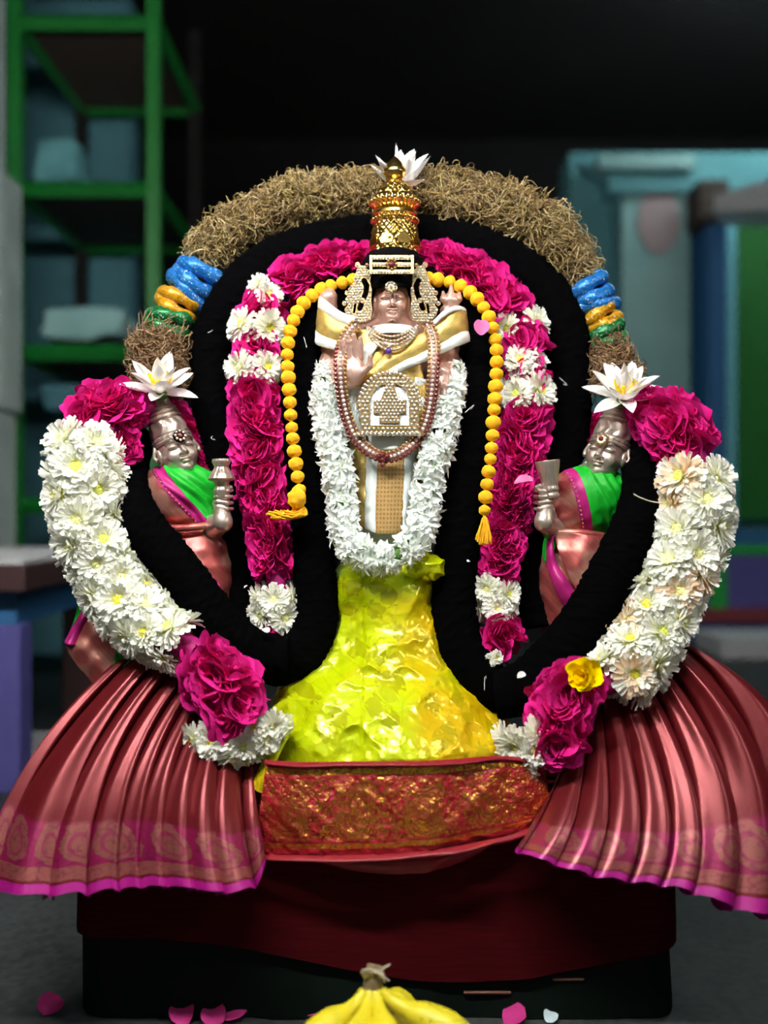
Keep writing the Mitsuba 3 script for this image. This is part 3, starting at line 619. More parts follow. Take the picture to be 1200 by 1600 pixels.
for ring, rad, row, n, sz in (('flange_bead', 38, 318, 26, 3.6), ('band_bead', 35.5, 346, 26, 3.2), ('dome_bead', 25, 296, 14, 3.4)):
    for k in range(n):
        a = 2 * math.pi * k / n
        copy(f'{cr}__{ring}', bead_g, mat([cx + hr(rad) * math.sin(a), cy - hr(rad) * math.cos(a), zr(row)], (math.sin(a), -math.cos(a), 0), 0, hr(sz)))
leafp = sg.Polygon([(-.6, 0), (-.75, .5), (0, 1.2), (.75, .5), (.6, 0)]).buffer(.1)
lm = trimesh.creation.extrude_polygon(leafp, .25, engine='earcut'); leaf_g = mikit.ply(lm, 'mat_gold', False)
for k in range(9):
    a = 2 * math.pi * (k + .5) / 9; nrm = (math.sin(a), -math.cos(a), .05)
    copy(f'{cr}__embossed_leaf', leaf_g, mat([cx + hr(36.2) * math.sin(a), cy - hr(36.2) * math.cos(a), zr(388)], nrm, 0, hr(13)))

# ------------------------------------------------------------------ jewels of the central statue
sph = trimesh.creation.icosphere(1, 1.0); gem = trimesh.creation.icosphere(1, 1.0); gem.vertices[:, 2] = np.maximum(gem.vertices[:, 2], -.2) * .8
gem_s = mikit.ply(gem, stone_m, False); gem_p = mikit.ply(gem, pale_stone, False); gem_r = mikit.ply(gem, red_stone, False); gem_v = mikit.ply(gem, purple_stone, False); ball_b = mikit.ply(sph, brass, True)
def plate(poly, pos, n, t, name, m, parent):
    """extruded outline given in pixels round (0, 0), x right, y up"""
    poly = shapely.affinity.scale(poly, S(1), S(1), origin=(0, 0))
    g = cat([trimesh.creation.extrude_polygon(x, t, engine='earcut') for x in getattr(poly, 'geoms', [poly])])
    return obj(name, moved(g, mat(pos, n)), m, False, parent)
def studs(poly, pos, n, t, step, r, name, parent, m=stone_m, label=None):
    """rhinestones set all over an outline: too small to pick apart, one part"""
    B = mat(pos, n); x0, y0, x1, y1 = poly.bounds; out = []
    for j, y in enumerate(np.arange(y0 + step / 2, y1, step * .87)):
        for x in np.arange(x0 + step / 2 + (j % 2) * step / 2, x1, step):
            if poly.buffer(-r * .35).contains(sg.Point(x, y)):
                out.append(moved(gem, B @ mat([S(x), S(y), t], (0, 0, 1), rng.uniform(0, 6), S(r))))
    k = obj(name, cat(out), m, False, parent); return part_label(k, label, 'stuff')
hb = thing('forehead_band', 'gold band of three stone-set bars with a red stone on the black head wrap', 'headband')
hp = W(612, 414, -.0435)
for dy in (11, 0, -11):
    bar = sg.box(-31, dy - 3.4, 31, dy + 3.4); plate(bar, hp, (0, -1, .1), .0016, 'bar', brass, hb)
    studs(bar, hp, (0, -1, .1), .0016, 4.6, 2.1, 'rhinestone_row', hb)
for s in (-1, 1):
    e = sg.box(s * 31 - 2.2, -14.5, s * 31 + 2.2, 14.5); plate(e, hp, (0, -1, .1), .002, 'end_post', brass, hb)
    copy(f'{hb}__end_knob', ball_b, mat(hp + [S(37 * s), 0, 0], (0, -1, 0), 0, S(3.4)))
part_label(copy(f'{hb}__centre_stone', gem_r, mat(hp + [0, -.0025, 0], (0, -1, .1), 0, S(5))), 'dark red centre stone')
for k in range(8):
    a = k * math.pi / 4; copy(f'{hb}__centre_petal', ball_b, mat(hp + [S(7) * math.cos(a), -.0022, S(7) * math.sin(a)], (0, -1, 0), 0, S(2.4)))
fm = thing('forehead_disc', 'round stone-set gold disc on the brow of the central statue', 'ornament')
fp = W(611, 449, -.0375)
obj('disc', moved(lathe(densify([(S(9.5), 0), (S(9.5), .0012), (S(7.5), .0020), (S(2), .0022)], 12), 40), mat(fp, (0, -1, .12))), brass, 40, fm)
for k in range(9):
    a = k * 2 * math.pi / 9; copy(f'{fm}__stone', gem_s, mat(fp + [S(6.6) * math.cos(a), -.0020, S(6.6) * math.sin(a)], (0, -1, .1), a, S(2.3)))
copy(f'{fm}__stone', gem_s, mat(fp + [0, -.0024, 0], (0, -1, .1), 0, S(3)))
def ear(s, label):
    t = thing('ear_ornament', label, 'ornament', None)
    poly = sg.Polygon([(-2, 46), (6, 45), (12, 39), (18, 36), (15, 22), (18, 8), (17, -8), (19, -24), (16, -37), (5, -42), (-8, -41), (-20, -32), (-24, -21), (-18, -14), (-23, -5), (-17, 1), (-19, 10), (-11, 17), (-9, 29)]).buffer(-2.5).buffer(4.5).buffer(-2)
    slit = sg.LineString([(0, -20), (5, -6), (9, 4), (10, 14), (6, 22)]).buffer(4.2); slit2 = sg.LineString([(-9, -26), (-7, -14)]).buffer(1.8)
    poly = shapely.union_all([poly.difference(slit).difference(slit2), sg.Point(-4, 47).buffer(4), sg.Point(-24, -12).buffer(3.5), sg.Point(-20, 4).buffer(3.5), sg.Point(4, -8).buffer(4)])
    if s > 0: poly = shapely.affinity.scale(poly, -1, 1, origin=(0, 0))
    pos = W(563 if s < 0 else 660, 462, -.030); n = (.12 * s, -1, .05)
    plate(poly, pos, n, .0025, 'backing', brass, t); studs(poly, pos, n, .0025, 4.7, 2.15, 'rhinestone_setting', t)
ear(-1, 'gold rhinestone ear ornament at the statue face, beside the closed pointed hand')
ear(1, 'gold rhinestone ear ornament at the statue face, beside the three-lobed raised hand')
ck = thing('short_necklace', 'short collar necklace of gold rhinestones with a purple drop stone', 'necklace')
for j, (dy, yy, n_) in enumerate(((0, -.036, 20), (6, -.040, 22), (12, -.043, 24), (18, -.045, 22))):
    c = spline(np.array([W(572 + j * 2, 512 + dy * .5, -.026), W(590, 520 + dy, yy - .004), W(610, 526 + dy * 1.15, yy - .007), W(634, 520 + dy, yy - .004), W(655 - j * 2, 508 + dy * .5, -.026)]), n_)
    obj('chain', tube(c + [0, .0012, 0], .0016, 6), brass, True, ck)
    for p in c: copy(f'{ck}__rhinestone', gem_s, mat(p, (0, -1, .2), 0, S(2.5)))
dp = W(607, 549, -.054)
copy(f'{ck}__drop_mount', ball_b, mat(dp + [0, 0, S(6)], (0, -1, 0), 0, S(2.6)))
part_label(copy(f'{ck}__drop_stone', gem_v, mat(dp, (0, -1, .1), 0, S(5))), 'purple drop stone')
ln = thing('long_necklace', 'long copper necklace of pale and dark red stones hanging in a loop over the statue', 'necklace')
path = [(556, 508, -.040), (541, 525, -.047), (532, 560, -.062), (533, 600, -.064), (541, 645, -.058), (557, 684, -.056), (580, 706, -.057), (604, 714, -.059), (630, 705, -.057), (652, 685, -.054), (668, 650, -.054), (675, 605, -.056), (678, 560, -.054), (676, 525, -.046), (668, 508, -.040)]
c = spline(np.array([W(*p) for p in path]), 74); t_, A_, B_ = frames(c); side = np.cross(t_, [0, -1, 0]); side /= np.linalg.norm(side, axis=1, keepdims=True)
obj('band', solid(gridmesh(np.stack([c - side * S(8), c, c + side * S(8)], 1) + [0, .0012, 0])[0], .0012), old_copper, True, ln)
for i, p in enumerate(c):
    chain_end = i < 8 or i > 65
    copy(f'{ln}__pale_stone', gem_s if chain_end else gem_p, mat(p, (0, -1, .1), .4, S(3.0)))
    copy(f'{ln}__dark_stone', gem_r if not chain_end else ball_b, mat(p + side[i] * S(7.2), (0, -1, .1), 0, S(3.0)))
    copy(f'{ln}__inner_bead', ball_b, mat(p - side[i] * S(7.0), (0, -1, .1), 0, S(2.6)))
for dx, dy in ((0, 12), (-7, 7), (7, 7), (0, 20), (0, 5)): copy(f'{ln}__pendant_stone', gem_r, mat(W(598 + dx, 706 + dy, -.063), (0, -1, .1), 0, S(4.2)))
wp = thing('waist_plaque', 'arched gold plaque set with rows of rhinestones at the waist of the central statue', 'ornament')
wc = W(609, 634, -.056); wn = (0, -1, .08)
arch = shapely.union_all([sg.Point(0, 4).buffer(43, 32), sg.box(-43, -44, 43, 4)]); hole = shapely.union_all([sg.Point(0, 4).buffer(29, 32), sg.box(-29, -30, 29, 4)])
frame_ = arch.difference(hole).intersection(sg.box(-60, -44, 60, 60)); tower = shapely.union_all([sg.box(-7, -6, 7, 34), sg.box(-24, -12, 24, 8), sg.box(-15, -26, 15, -8), sg.Polygon([(-13, 8), (13, 8), (6, 30), (-6, 30)])])
plate(arch.buffer(-6), wc + [0, .0012, 0], wn, .0012, 'enamel_ground', white_cloth, wp)
plate(frame_, wc, wn, .0024, 'arch_frame', brass, wp); plate(tower, wc, wn, .0024, 'tower', brass, wp)
plate(sg.box(-26, -38, 26, -31), wc, wn, .003, 'base_bar', gold, wp); plate(sg.box(-50, -45, 50, -38), wc, wn, .0024, 'sill', brass, wp)
for p_, st_ in ((frame_, 6.6), (tower, 5.6), (sg.box(-50, -46, 50, -37), 6.4)): studs(p_, wc, wn, .0024, st_, 2.9 if st_ > 6 else 2.5, 'rhinestone_setting', wp)
for k in range(26):
    a = math.pi * (k + .5) / 26 * 1.2 - .1 * math.pi; copy(f'{wp}__rim_bead', gem_s, mat(wc + [S(45) * math.cos(a), -.0012, S(4 + 45 * math.sin(a))], wn, 0, S(3)))

# ------------------------------------------------------------------ consorts
def consort(s, label, q):
    t = thing('consort_statue', label, 'statue')
    hx, hrow = q['head']; R = ry(q['roll']) @ rz(q['yaw']) @ rx(-.10); sc = .0205
    hc = W(hx, hrow, -.012)
    bx, brow = q['bust']; hipx, hiprow = q['hip']
    xs = [hx, bx, hipx, q['hand'][0]]
    f = Field(W(min(xs) - 75, 960, 0) * [1, 0, 1] + [0, -.085, 0], W(max(xs) + 75, 660, 0) * [1, 0, 1] + [0, .06, 0], .00075)
    head(f, hc, sc, R)
    f.ell(W(bx, brow, .0), (.033, .026, .036), k=.012); f.cone(W(bx, brow - 25, 0), hc + R @ np.array([0, .25, -1.6]) * sc, .022, .012, .01)
    f.ell(W(hipx, hiprow, .0), (.033, .028, .040), k=.02)
    for k in (-1, 1): f.cone(W(bx, brow - 30, .004), W(bx + 42 * k, brow - 22, .004), .014, .0145, .008)
    h = np.array(q['hand']); hw_ = W(h[0], h[1], -.045)
    f.chain([W(bx + 42 * s, brow - 20, .0), W(bx + 54 * s, brow + 45, -.022), W(h[0] + 2 * s, h[1] + 34, -.05), W(h[0], h[1] + 12, -.048)], [.0145, .012, .0095, .0082], .004)
    # fist round the bud's stem: palm, four curled fingers, thumb
    f.ell(hw_ + [0, .002, 0], (.0085, .0065, .0105), k=.003)
    for i in range(4):
        z = .0085 - .0052 * i; b0 = hw_ + [-.006 * s, -.001, z]
        f.chain([b0, b0 + [.004 * s, -.0075, .0005], b0 + [.013 * s, -.0075, .0012 - .001 * i], b0 + [.0175 * s, -.003 + .001 * i, .002 - .0012 * i]], [.0027, .0027, .0025, .0019], .0006)
    f.chain([hw_ + [-.004 * s, .004, .008], hw_ + [.006 * s, -.003, .0145], hw_ + [.011 * s, -.0075, .0135]], [.0035, .003, .0022], .001)
    for z in (-.016, -.0185): f.ell(hw_ + [0, .0, z], (.0092, .0092, .0016), k=.001)
    b = f.mesh(); obj('body', b, bronze, True, t)
    # crown: rings and chased bands, along the head's axis
    prof = [(1.00, .34), (1.09, .40), (1.12, .50), (1.00, .56), (1.07, .62), (1.07, .74), (.97, .80), (1.02, .86), (.99, 1.2), (.93, 1.62), (.82, 1.68), (.94, 1.76), (.92, 1.88), (.77, 1.94), (.87, 2.02), (.84, 2.14), (.70, 2.2), (.79, 2.28), (.75, 2.4), (.62, 2.46), (.60, 2.75), (.5, 3.1), (.45, 3.3), (.02, 3.32)]
    m = lathe(densify(prof, 150), 96, lambda a, z, r: +.035 * np.cos(a * 9 + 5 * np.abs((z - 1.2))) * ((z > .8) & (z < 1.6)) + .02 * np.cos(a * 22) * ((z > .58) & (z < .74)))
    m.vertices = m.vertices * [1, 1.08, 1] + [0, .16, 0]; m.vertices = hc + (m.vertices * sc) @ R.T
    obj('crown', m, bronze, 50, t)
    for k in (-1, 1):     # curled ends of the crown band by the ears
        e0 = np.array([1.04 * k, .1, .45]); cc = spline(np.array([e0, e0 + [.12 * k, -.02, -.3], e0 + [.2 * k, 0, -.6], e0 + [.12 * k, -.05, -.75]]), 10)
        obj('crown_tie', tube(hc + (cc * sc) @ R.T, .0022, 8), bronze, True, t)
    g0 = hc + R @ (np.array([0, -1.12, .42]) * sc); gn = R @ [0, -1, .1]
    part_label(obj('gem_mount', moved(lathe(densify([(S(10), 0), (S(10), .002), (S(8), .0035), (S(3), .0037)], 10), 30), mat(g0, gn)), black_cloth if s > 0 else brass, 40, t), 'forehead disc')
    for k in range(8):
        a = k * math.pi / 4; B = basis(gn); copy(f'{t}__gem_rim_stone', gem_s, mat(g0 + B @ np.array([S(7.4) * math.cos(a), S(7.4) * math.sin(a), .0036]), gn, 0, S(2.4)))
    part_label(copy(f'{t}__forehead_gem', gem_r, mat(g0 + gn * .0034, gn, 0, S(4.4))), 'dark red forehead gem')
    # the bud held up in the fist
    bp = np.array(q['bud'], float); tilt = q['bud_tilt']
    m = lathe(densify([(S(r), S(z)) for r, z in q['bud_profile']], 50), 48, lambda a, z, r: .0004 * np.cos(a * 12))
    obj('lotus_bud', moved(m, mat(W(bp[0], bp[1], -.050), (tilt, 0, 1))), bronze, 40, t)
    # cloth over the bust, in three lengths: copper silk, magenta border, green
    f = Field(W(bx - 80, brow + 80, 0) * [1, 0, 1] + [0, -.075, 0], W(bx + 80, brow - 80, 0) * [1, 0, 1] + [0, .06, 0], .0013)
    f.ell(W(bx, brow + 4, .0), (.0405, .036, .037), k=.015); f.ell(W(bx, brow - 14, -.012), (.034, .028, .026), k=.015)
    for k in (-1, 1): f.cone(W(bx + 8 * k, brow - 26, .004), W(bx + 36 * k, brow - 18, .0), .019, .0185, .012)
    f.cone(W(bx + 34 * s, brow - 8, -.006), W(bx + 40 * s, brow + 28, -.018), .018, .0145, .01)
    f.cone(W(bx - 36 * s, brow - 8, .004), W(bx - 34 * s, brow + 30, .006), .0185, .016, .01)
    cm = f.mesh(); n1 = np.array([q['nrm'][0], 0, q['nrm'][1]]); n1 /= np.linalg.norm(n1)
    v = cm.vertices; al = (v - W(bx, brow)) @ np.array([-n1[2], 0, n1[0]]); ac = (v - W(bx, brow)) @ n1
    cm.vertices = v + cm.vertex_normals * (.0014 * np.sin(ac * 520 + 2.5 * np.sin(al * 60) + v[:, 1] * 60) * (ac > .002) + .0008 * 2 * nz(v, 110, 4))[:, None]
    o1, o2 = W(*q['edge1'], 0), W(*q['edge2'], 0)
    cut = lambda m, o, n: m.slice_plane(o, n)
    obj('copper_drape', cut(cm, o1, -n1), copper_silk, True, t)
    part_label(obj('magenta_border', cut(cut(cm, o1, n1), o2, -n1), magenta_cloth, True, t), 'magenta border of the drape')
    part_label(obj('green_drape', cut(cm, o2, n1), green_cloth, True, t), 'bright green silk of the drape')
    # woven dots along the border
    sl = cm.section(-n1, o1 + n1 * .0022)
    if sl is not None:
        pts = max(sl.discrete, key=len); pts = pts[pts[:, 1] < -.012]; pts = pts[np.argsort(-pts[:, 2])]
        L_ = np.r_[0, np.cumsum(np.linalg.norm(np.diff(pts, axis=0), axis=1))]
        for d_ in np.arange(.004, L_[-1], .0052):
            p = np.array([np.interp(d_, L_, pts[:, k]) for k in range(3)]); copy(f'{t}__woven_dot', ball_b, mat(p + [0, -.0004, 0], (0, -1, 0), 0, .0011, .5))
    # hips and lower cloth, down to the pedestal
    f = Field(W(hipx - 95, 1190, 0) * [1, 0, 0] + [0, -.085, ZT - .004], W(hipx + 95, brow + 30, 0) * [1, 0, 1] + [0, .07, 0], .0016)
    f.ell(W(hipx, hiprow - 6, .0), (.0345, .034, .043), k=.02); f.ell(W(hipx + 12 * s, hiprow + 22, -.012), (.032, .030, .048), k=.02)
    f.cone(W(hipx, hiprow + 40, .0), W(hipx - 6 * s, 1240, .0), .036, .055, .02)
    lm_ = f.mesh(); lm_ = lm_.slice_plane([0, 0, ZT + .0005], [0, 0, 1])
    v = lm_.vertices; lm_.vertices = v + lm_.vertex_normals * (.0005 * np.sin((v[:, 0] * s * -.8 + v[:, 2]) * 300 + 3 * np.sin(v[:, 0] * 70)))[:, None]
    obj('copper_wrap', lm_, copper_silk, True, t)
    obj('waist_fold', tube(spline(np.array([W(*p) for p in q['fold']]), 24), .004, 10, bump=lambda v: .001 * nz(v, 150)), copper_silk, True, t)
    for nm, m_, l, r in q['strips']:
        me, uv = ribbon(l, r, 16, 40, .006, .003, 70, 3)
        if np.mean(me.face_normals[:, 1]) > 0: me.invert()
        obj(nm, solid(me, .001), m_, True, t, uv=np.vstack([uv, uv]))
    # the pleated skirt, fanned out over the front of the pedestal
    top, mid, bot = (spline(np.array([W(*p) for p in q[k]]), 420) for k in ('top', 'mid', 'bot'))
    v_ = np.linspace(0, 1, 90)[:, None, None]
    ctl = 2 * mid - (top + bot) / 2
    P = (1 - v_) ** 2 * top[None] + 2 * v_ * (1 - v_) * ctl[None] + v_ ** 2 * bot[None]
    u = np.linspace(0, 1, 420); ph = np.interp(u, *zip(*q['pleats'])) * 2 * math.pi
    vv = v_[..., 0]; A_ = np.interp(u, *zip(*q['amp']))[None] * (.35 + .65 * vv ** .8)
    ph = ph[None] + .5 * np.sin(3 * vv + 5 * u[None]) * vv
    tx = np.gradient(P, axis=1); tx /= np.linalg.norm(tx, axis=2, keepdims=True) + 1e-9
    pl_ = np.floor(ph / (2 * math.pi) + .5); A_ = A_ * (.62 + .6 * np.abs(np.sin(pl_ * 12.9898 + 1.3)))
    P[..., 1] -= 1.25 * A_ * (2.2 * np.abs(np.cos(ph / 2)) ** .8 - 1.1 + .12 * np.cos(3 * ph + pl_)); P += tx * (A_ * .8 * np.sin(ph * 1 + .5) * np.clip(vv * 1.6, .3, 1))[..., None]
    P[..., 2] += (.5 * A_ * np.cos(ph) * vv ** 3)
    P[..., 1] -= .008 * 2 * nz(P * [1, 0, .6], 9, 3) * vv
    m, uv = gridmesh(P[:86]); part_label(obj('pleated_skirt', m, saree, True, t, uv=uv * [1, 85 / 89]), 'copper pleated silk skirt')
    part_label(obj('skirt_hem', gridmesh(P[85:])[0], hem_m, True, t), 'magenta hem of the skirt')
    return t
QL = dict(head=(276, 704), roll=-.31, yaw=.52, bust=(281, 778), hip=(300, 878), hand=(346, 782), bud=(347, 778), bud_tilt=-.02,
    bud_profile=[(9, 0), (11, 6), (12, 12), (9, 17), (11, 24), (18, 26), (20, 29), (17, 36), (12, 42), (10, 46), (12, 50), (14, 54), (13, 58), (9, 57), (2, 55)],
    nrm=(1, .85), edge1=(267, 764), edge2=(280, 750), fold=[(258, 822, -.028), (285, 825, -.037), (310, 823, -.036), (330, 822, -.022)],
    strips=[('magenta_edge', magenta_cloth, [(290, 882, -.048), (315, 905, -.048), (340, 930, -.040)], [(296, 870, -.048), (322, 892, -.048), (346, 915, -.040)]),
            ('saree_end', copper_silk, [(150, 928, -.03), (118, 970, -.035), (104, 1003, -.04), (120, 1040, -.045), (150, 1075, -.05)], [(205, 960, -.04), (205, 985, -.045), (205, 1005, -.05), (205, 1022, -.055), (200, 1040, -.06)]),
            ('saree_end_border', magenta_cloth, [(152, 925, -.032), (120, 965, -.037), (100, 1003, -.042)], [(166, 932, -.034), (134, 975, -.04), (118, 1008, -.045)]),
            ('green_end', green_cloth, [(150, 880, -.02), (128, 930, -.025), (106, 998, -.03)], [(175, 910, -.025), (152, 945, -.03), (112, 990, -.034)]),
            ('green_waist', green_cloth, [(182, 1010, -.058), (178, 1030, -.062), (174, 1042, -.064)], [(225, 1012, -.058), (222, 1032, -.062), (205, 1042, -.064)]),
            ('skirt_waist', magenta_cloth, [(204, 1012, -.058), (160, 1052, -.066), (130, 1085, -.076)], [(330, 1040, -.06), (290, 1062, -.07), (205, 1062, -.075)])],
    top=[(186, 1030, -.066), (230, 1030, -.072), (290, 1042, -.074), (345, 1080, -.078), (392, 1150, -.09)],
    mid=[(50, 1180, -.125), (130, 1205, -.140), (240, 1215, -.150), (325, 1235, -.150), (402, 1250, -.138)],
    bot=[(-30, 1366, -.175), (90, 1392, -.185), (200, 1388, -.190), (300, 1386, -.190), (385, 1388, -.182), (416, 1350, -.160)],
    pleats=[(0, 0), (.12, .7), (.22, 1.2), (.32, 2.1), (.42, 2.9), (.60, 5.1), (.74, 6.6), (.88, 8.1), (1, 8.9)], amp=[(0, .005), (.1, .015), (.25, .016), (.6, .0125), (.85, .013), (1, .006)])
QR = dict(head=(948, 709), roll=.24, yaw=-.58, bust=(920, 784), hip=(902, 884), hand=(852, 782), bud=(862, 778), bud_tilt=-.12,
    bud_profile=[(11, 0), (12, 4), (10, 8), (12, 11), (12, 14), (11, 18), (13, 30), (16, 42), (18, 52), (18.5, 56), (15, 55), (2, 50)],
    nrm=(.967, .254), edge1=(890, 783), edge2=(907, 783), fold=[(868, 830, -.022), (892, 832, -.036), (920, 834, -.037), (952, 842, -.028)],
    strips=[('magenta_edge', magenta_cloth, [(868, 832, -.040), (866, 870, -.042), (884, 905, -.048), (900, 930, -.048)], [(856, 845, -.035), (856, 880, -.04), (870, 925, -.046), (884, 950, -.045)]),
            ('copper_lap', copper_silk, [(868, 828, -.040), (872, 860, -.045), (888, 898, -.05), (905, 930, -.05)], [(952, 840, -.034), (952, 858, -.04), (944, 885, -.046), (925, 915, -.048)]),
            ('green_edge', green_cloth, [(858, 828, -.026), (848, 850, -.028), (850, 878, -.03)], [(876, 826, -.034), (870, 848, -.036), (860, 872, -.038)]),
            ('green_waist', green_cloth, [(885, 940, -.040), (874, 970, -.045), (862, 1003, -.05)], [(918, 925, -.042), (900, 960, -.046), (882, 1003, -.05)])],
    top=[(895, 1140, -.085), (930, 1105, -.078), (975, 1075, -.074), (1020, 1050, -.072), (1052, 1018, -.066), (1095, 1018, -.05)],
    mid=[(850, 1245, -.142), (905, 1245, -.150), (970, 1240, -.152), (1045, 1235, -.150), (1125, 1200, -.135), (1228, 1150, -.10)],
    bot=[(798, 1322, -.165), (880, 1352, -.186), (970, 1372, -.190), (1050, 1382, -.190), (1128, 1408, -.182), (1262, 1376, -.150)],
    pleats=[(0, .2), (.2, 2.2), (.4, 4.1), (.55, 5.6), (.66, 6.4), (.8, 7.3), (1, 8.1)], amp=[(0, .007), (.3, .012), (.5, .013), (.68, .017), (.82, .020), (1, .010)])
consort(1, 'bronze consort statue in green and copper silk, on the side of the green rack', QL)
consort(-1, 'bronze consort statue in green and copper silk, pink petal caught on its raised hand', QR)

# ------------------------------------------------------------------ flowers
def petal_patch(L, wfun, nu, nv, elev, bend, cup, th, ruffle, seed, z0=0.0, r0=0.0, twist=0.0):
    """petal from the centre, direction th, rising at elev, bending outwards by bend along its length, edges raised by cup"""
    v = np.linspace(0, 1, nv)[:, None]; u = np.linspace(-1, 1, nu)[None]
    ang = elev - bend * v; ds = L / (nv - 1)
    r = r0 + np.r_[0, np.cumsum(np.cos(ang[1:, 0]) * ds)][:, None] + 0 * u; z = z0 + np.r_[0, np.cumsum(np.sin(ang[1:, 0]) * ds)][:, None] + 0 * u
    w = wfun(v) * L; s = w * u
    lift = cup * w * u * u
    r = r - lift * np.sin(ang); z = z + lift * np.cos(ang)
    P = np.stack([r, s + 0 * r, z], -1)
    if ruffle: P = P + ruffle * L * 2 * np.stack([nz(P * 1.0 + seed * 3.7, 2.2 / L, seed), nz(P + seed * 1.3, 2.2 / L, seed + 2), nz(P + seed, 2.2 / L, seed + 4)], -1) * v[..., None]
    c, s_ = math.cos(th), math.sin(th)
    P = P @ np.array([[c, s_, 0], [-s_, c, 0], [0, 0, 1]])
    m, uv = gridmesh(P); return m, uv
def colour(uv, base, edge, k=1.0, jitter=1.0):
    t = np.clip(uv[:, 1:2], 0, 1) ** k
    return (np.array(base) * (1 - t) + np.array(edge) * t) * jitter
def join(parts):
    ms, cs_ = zip(*parts); return cat(list(ms)), np.vstack(cs_)
MAG, MAG2 = (.60, .006, .17), (.74, .03, .29)
def rose_mesh(seed, n=20, full=1.0):
    r_ = np.random.default_rng(seed); out = []
    for k in range(n):
        t = (k / (n - 1)) ** .8
        L = (.42 + .58 * t) * r_.uniform(.88, 1.12); el = math.radians(88 - 78 * t * full) + r_.normal(0, .12)
        wd = (.40 + .32 * t) * r_.uniform(.85, 1.2)
        m, uv = petal_patch(L, lambda v: wd * np.sqrt(np.clip(1 - (1 - np.minimum(v * 1.35 + .08, 1)) ** 2, 0, 1)) * (1 - .30 * np.clip((v - .72) / .28, 0, 1) ** 2), 7, 6, el, r_.uniform(-.5, .9), r_.uniform(.25, .7), k * 2.399 + r_.normal(0, .3), r_.uniform(.05, .12), seed * 50 + k, z0=.10 * (1 - t), r0=.04)
        out.append((m, colour(uv, MAG, MAG2, 2.5, r_.uniform(.72, 1.2))))
    return join(out)
roses = []
for k in range(6):
    m, c = rose_mesh(100 + k, 20, (1, .8, 1.1, .9, .7, 1.0)[k]); m.vertices -= [0, 0, .1]
    roses.append(mikit.ply(m, rose_m, True, None, c))
def mum_mesh(seed, peach=False):
    r_ = np.random.default_rng(seed); out = []
    for (n, L, el, z, r0) in ((21, 1.0, -4, 0, .1), (21, .97, 10, .05, .1), (20, .88, 22, .09, .12), (18, .74, 36, .13, .13), (15, .58, 50, .16, .14), (9, .42, 62, .17, .16)):
        for k in range(n):
            LL = L * r_.uniform(.88, 1.08); wd = r_.uniform(.095, .125) / L ** .6
            m, uv = petal_patch(LL - r0, lambda v: wd * (.5 + .7 * np.sin(np.clip(v, 0, .96) * 2.7) ** .7), 3, 5, math.radians(el + r_.normal(0, 6)), r_.uniform(-.3, .35), .5, (k + r_.uniform(-.25, .25)) * 2 * math.pi / n, .015, seed * 99 + k, z0=z, r0=r0)
            tip = (.90, .70, .52) if peach and r_.random() < .5 else (.92, .93, .87)
            out.append((m, colour(uv, (.84, .85, .55), tip, .4, r_.uniform(.94, 1.06))))
    return join(out)
mums = []
for k in range(6):
    m, c = mum_mesh(300 + k, k == 5); mums.append(mikit.ply(m, white_petal, True, None, c))
def mum_eye(seed, col):
    r_ = np.random.default_rng(seed); out = []
    for k in range(26):
        t = math.sqrt((k + .5) / 26) * 1.25; a = k * 2.399
        m = trimesh.creation.cone(.05, .20 - .08 * t, sections=5); m.apply_transform(mat([.21 * t * math.cos(a), .21 * t * math.sin(a), .18 - .07 * t], (.5 * t * math.cos(a), .5 * t * math.sin(a), 1)))
        out.append(m)
    d = trimesh.creation.icosphere(1, 1.0); d.vertices *= [.22, .22, .12]; d.apply_translation([0, 0, .13]); out.append(d)
    m = cat(out); m.vertices *= [1.12, 1.12, 1.3]; c = np.array(col) * (1 + .25 * (r_.random((len(m.vertices), 1)) - .5)); return mikit.ply(m, fibre_m, False, None, c)
eyes = [mum_eye(1, (.74, .70, .07)), mum_eye(2, (.70, .74, .16)), mum_eye(3, (.86, .86, .42))]
def jas_mesh(seed):
    r_ = np.random.default_rng(seed); out = []
    for n, L, el in ((6, 1.0, 18), (5, .72, 52)):
        for k in range(n):
            wd = r_.uniform(.20, .27)
            m, uv = petal_patch(L * r_.uniform(.8, 1.12), lambda v: wd * np.sin(np.clip(.12 + v * .88, 0, 1) * math.pi * .999) ** .75 * (1 - .2 * v), 3, 5, math.radians(el + r_.normal(0, 10)), r_.uniform(-.2, .6), .5, (k + r_.uniform(-.3, .3)) * 2 * math.pi / n, .03, seed * 31 + k, r0=.03)
            out.append((m, colour(uv, (.74, .82, .66), (.90, .93, .93), .4, r_.uniform(.93, 1.05))))
    s_ = tube(np.array([[0, 0, .05], [0, 0, -.35], [.05, 0, -.8]]), [.13, .09, .07], 5); out.append((s_, np.tile((.35, .45, .2), (len(s_.vertices), 1))))
    return join(out)
jas = []
for k in range(5):
    m, c = jas_mesh(500 + k); jas.append(mikit.ply(m, white_petal, True, None, c))

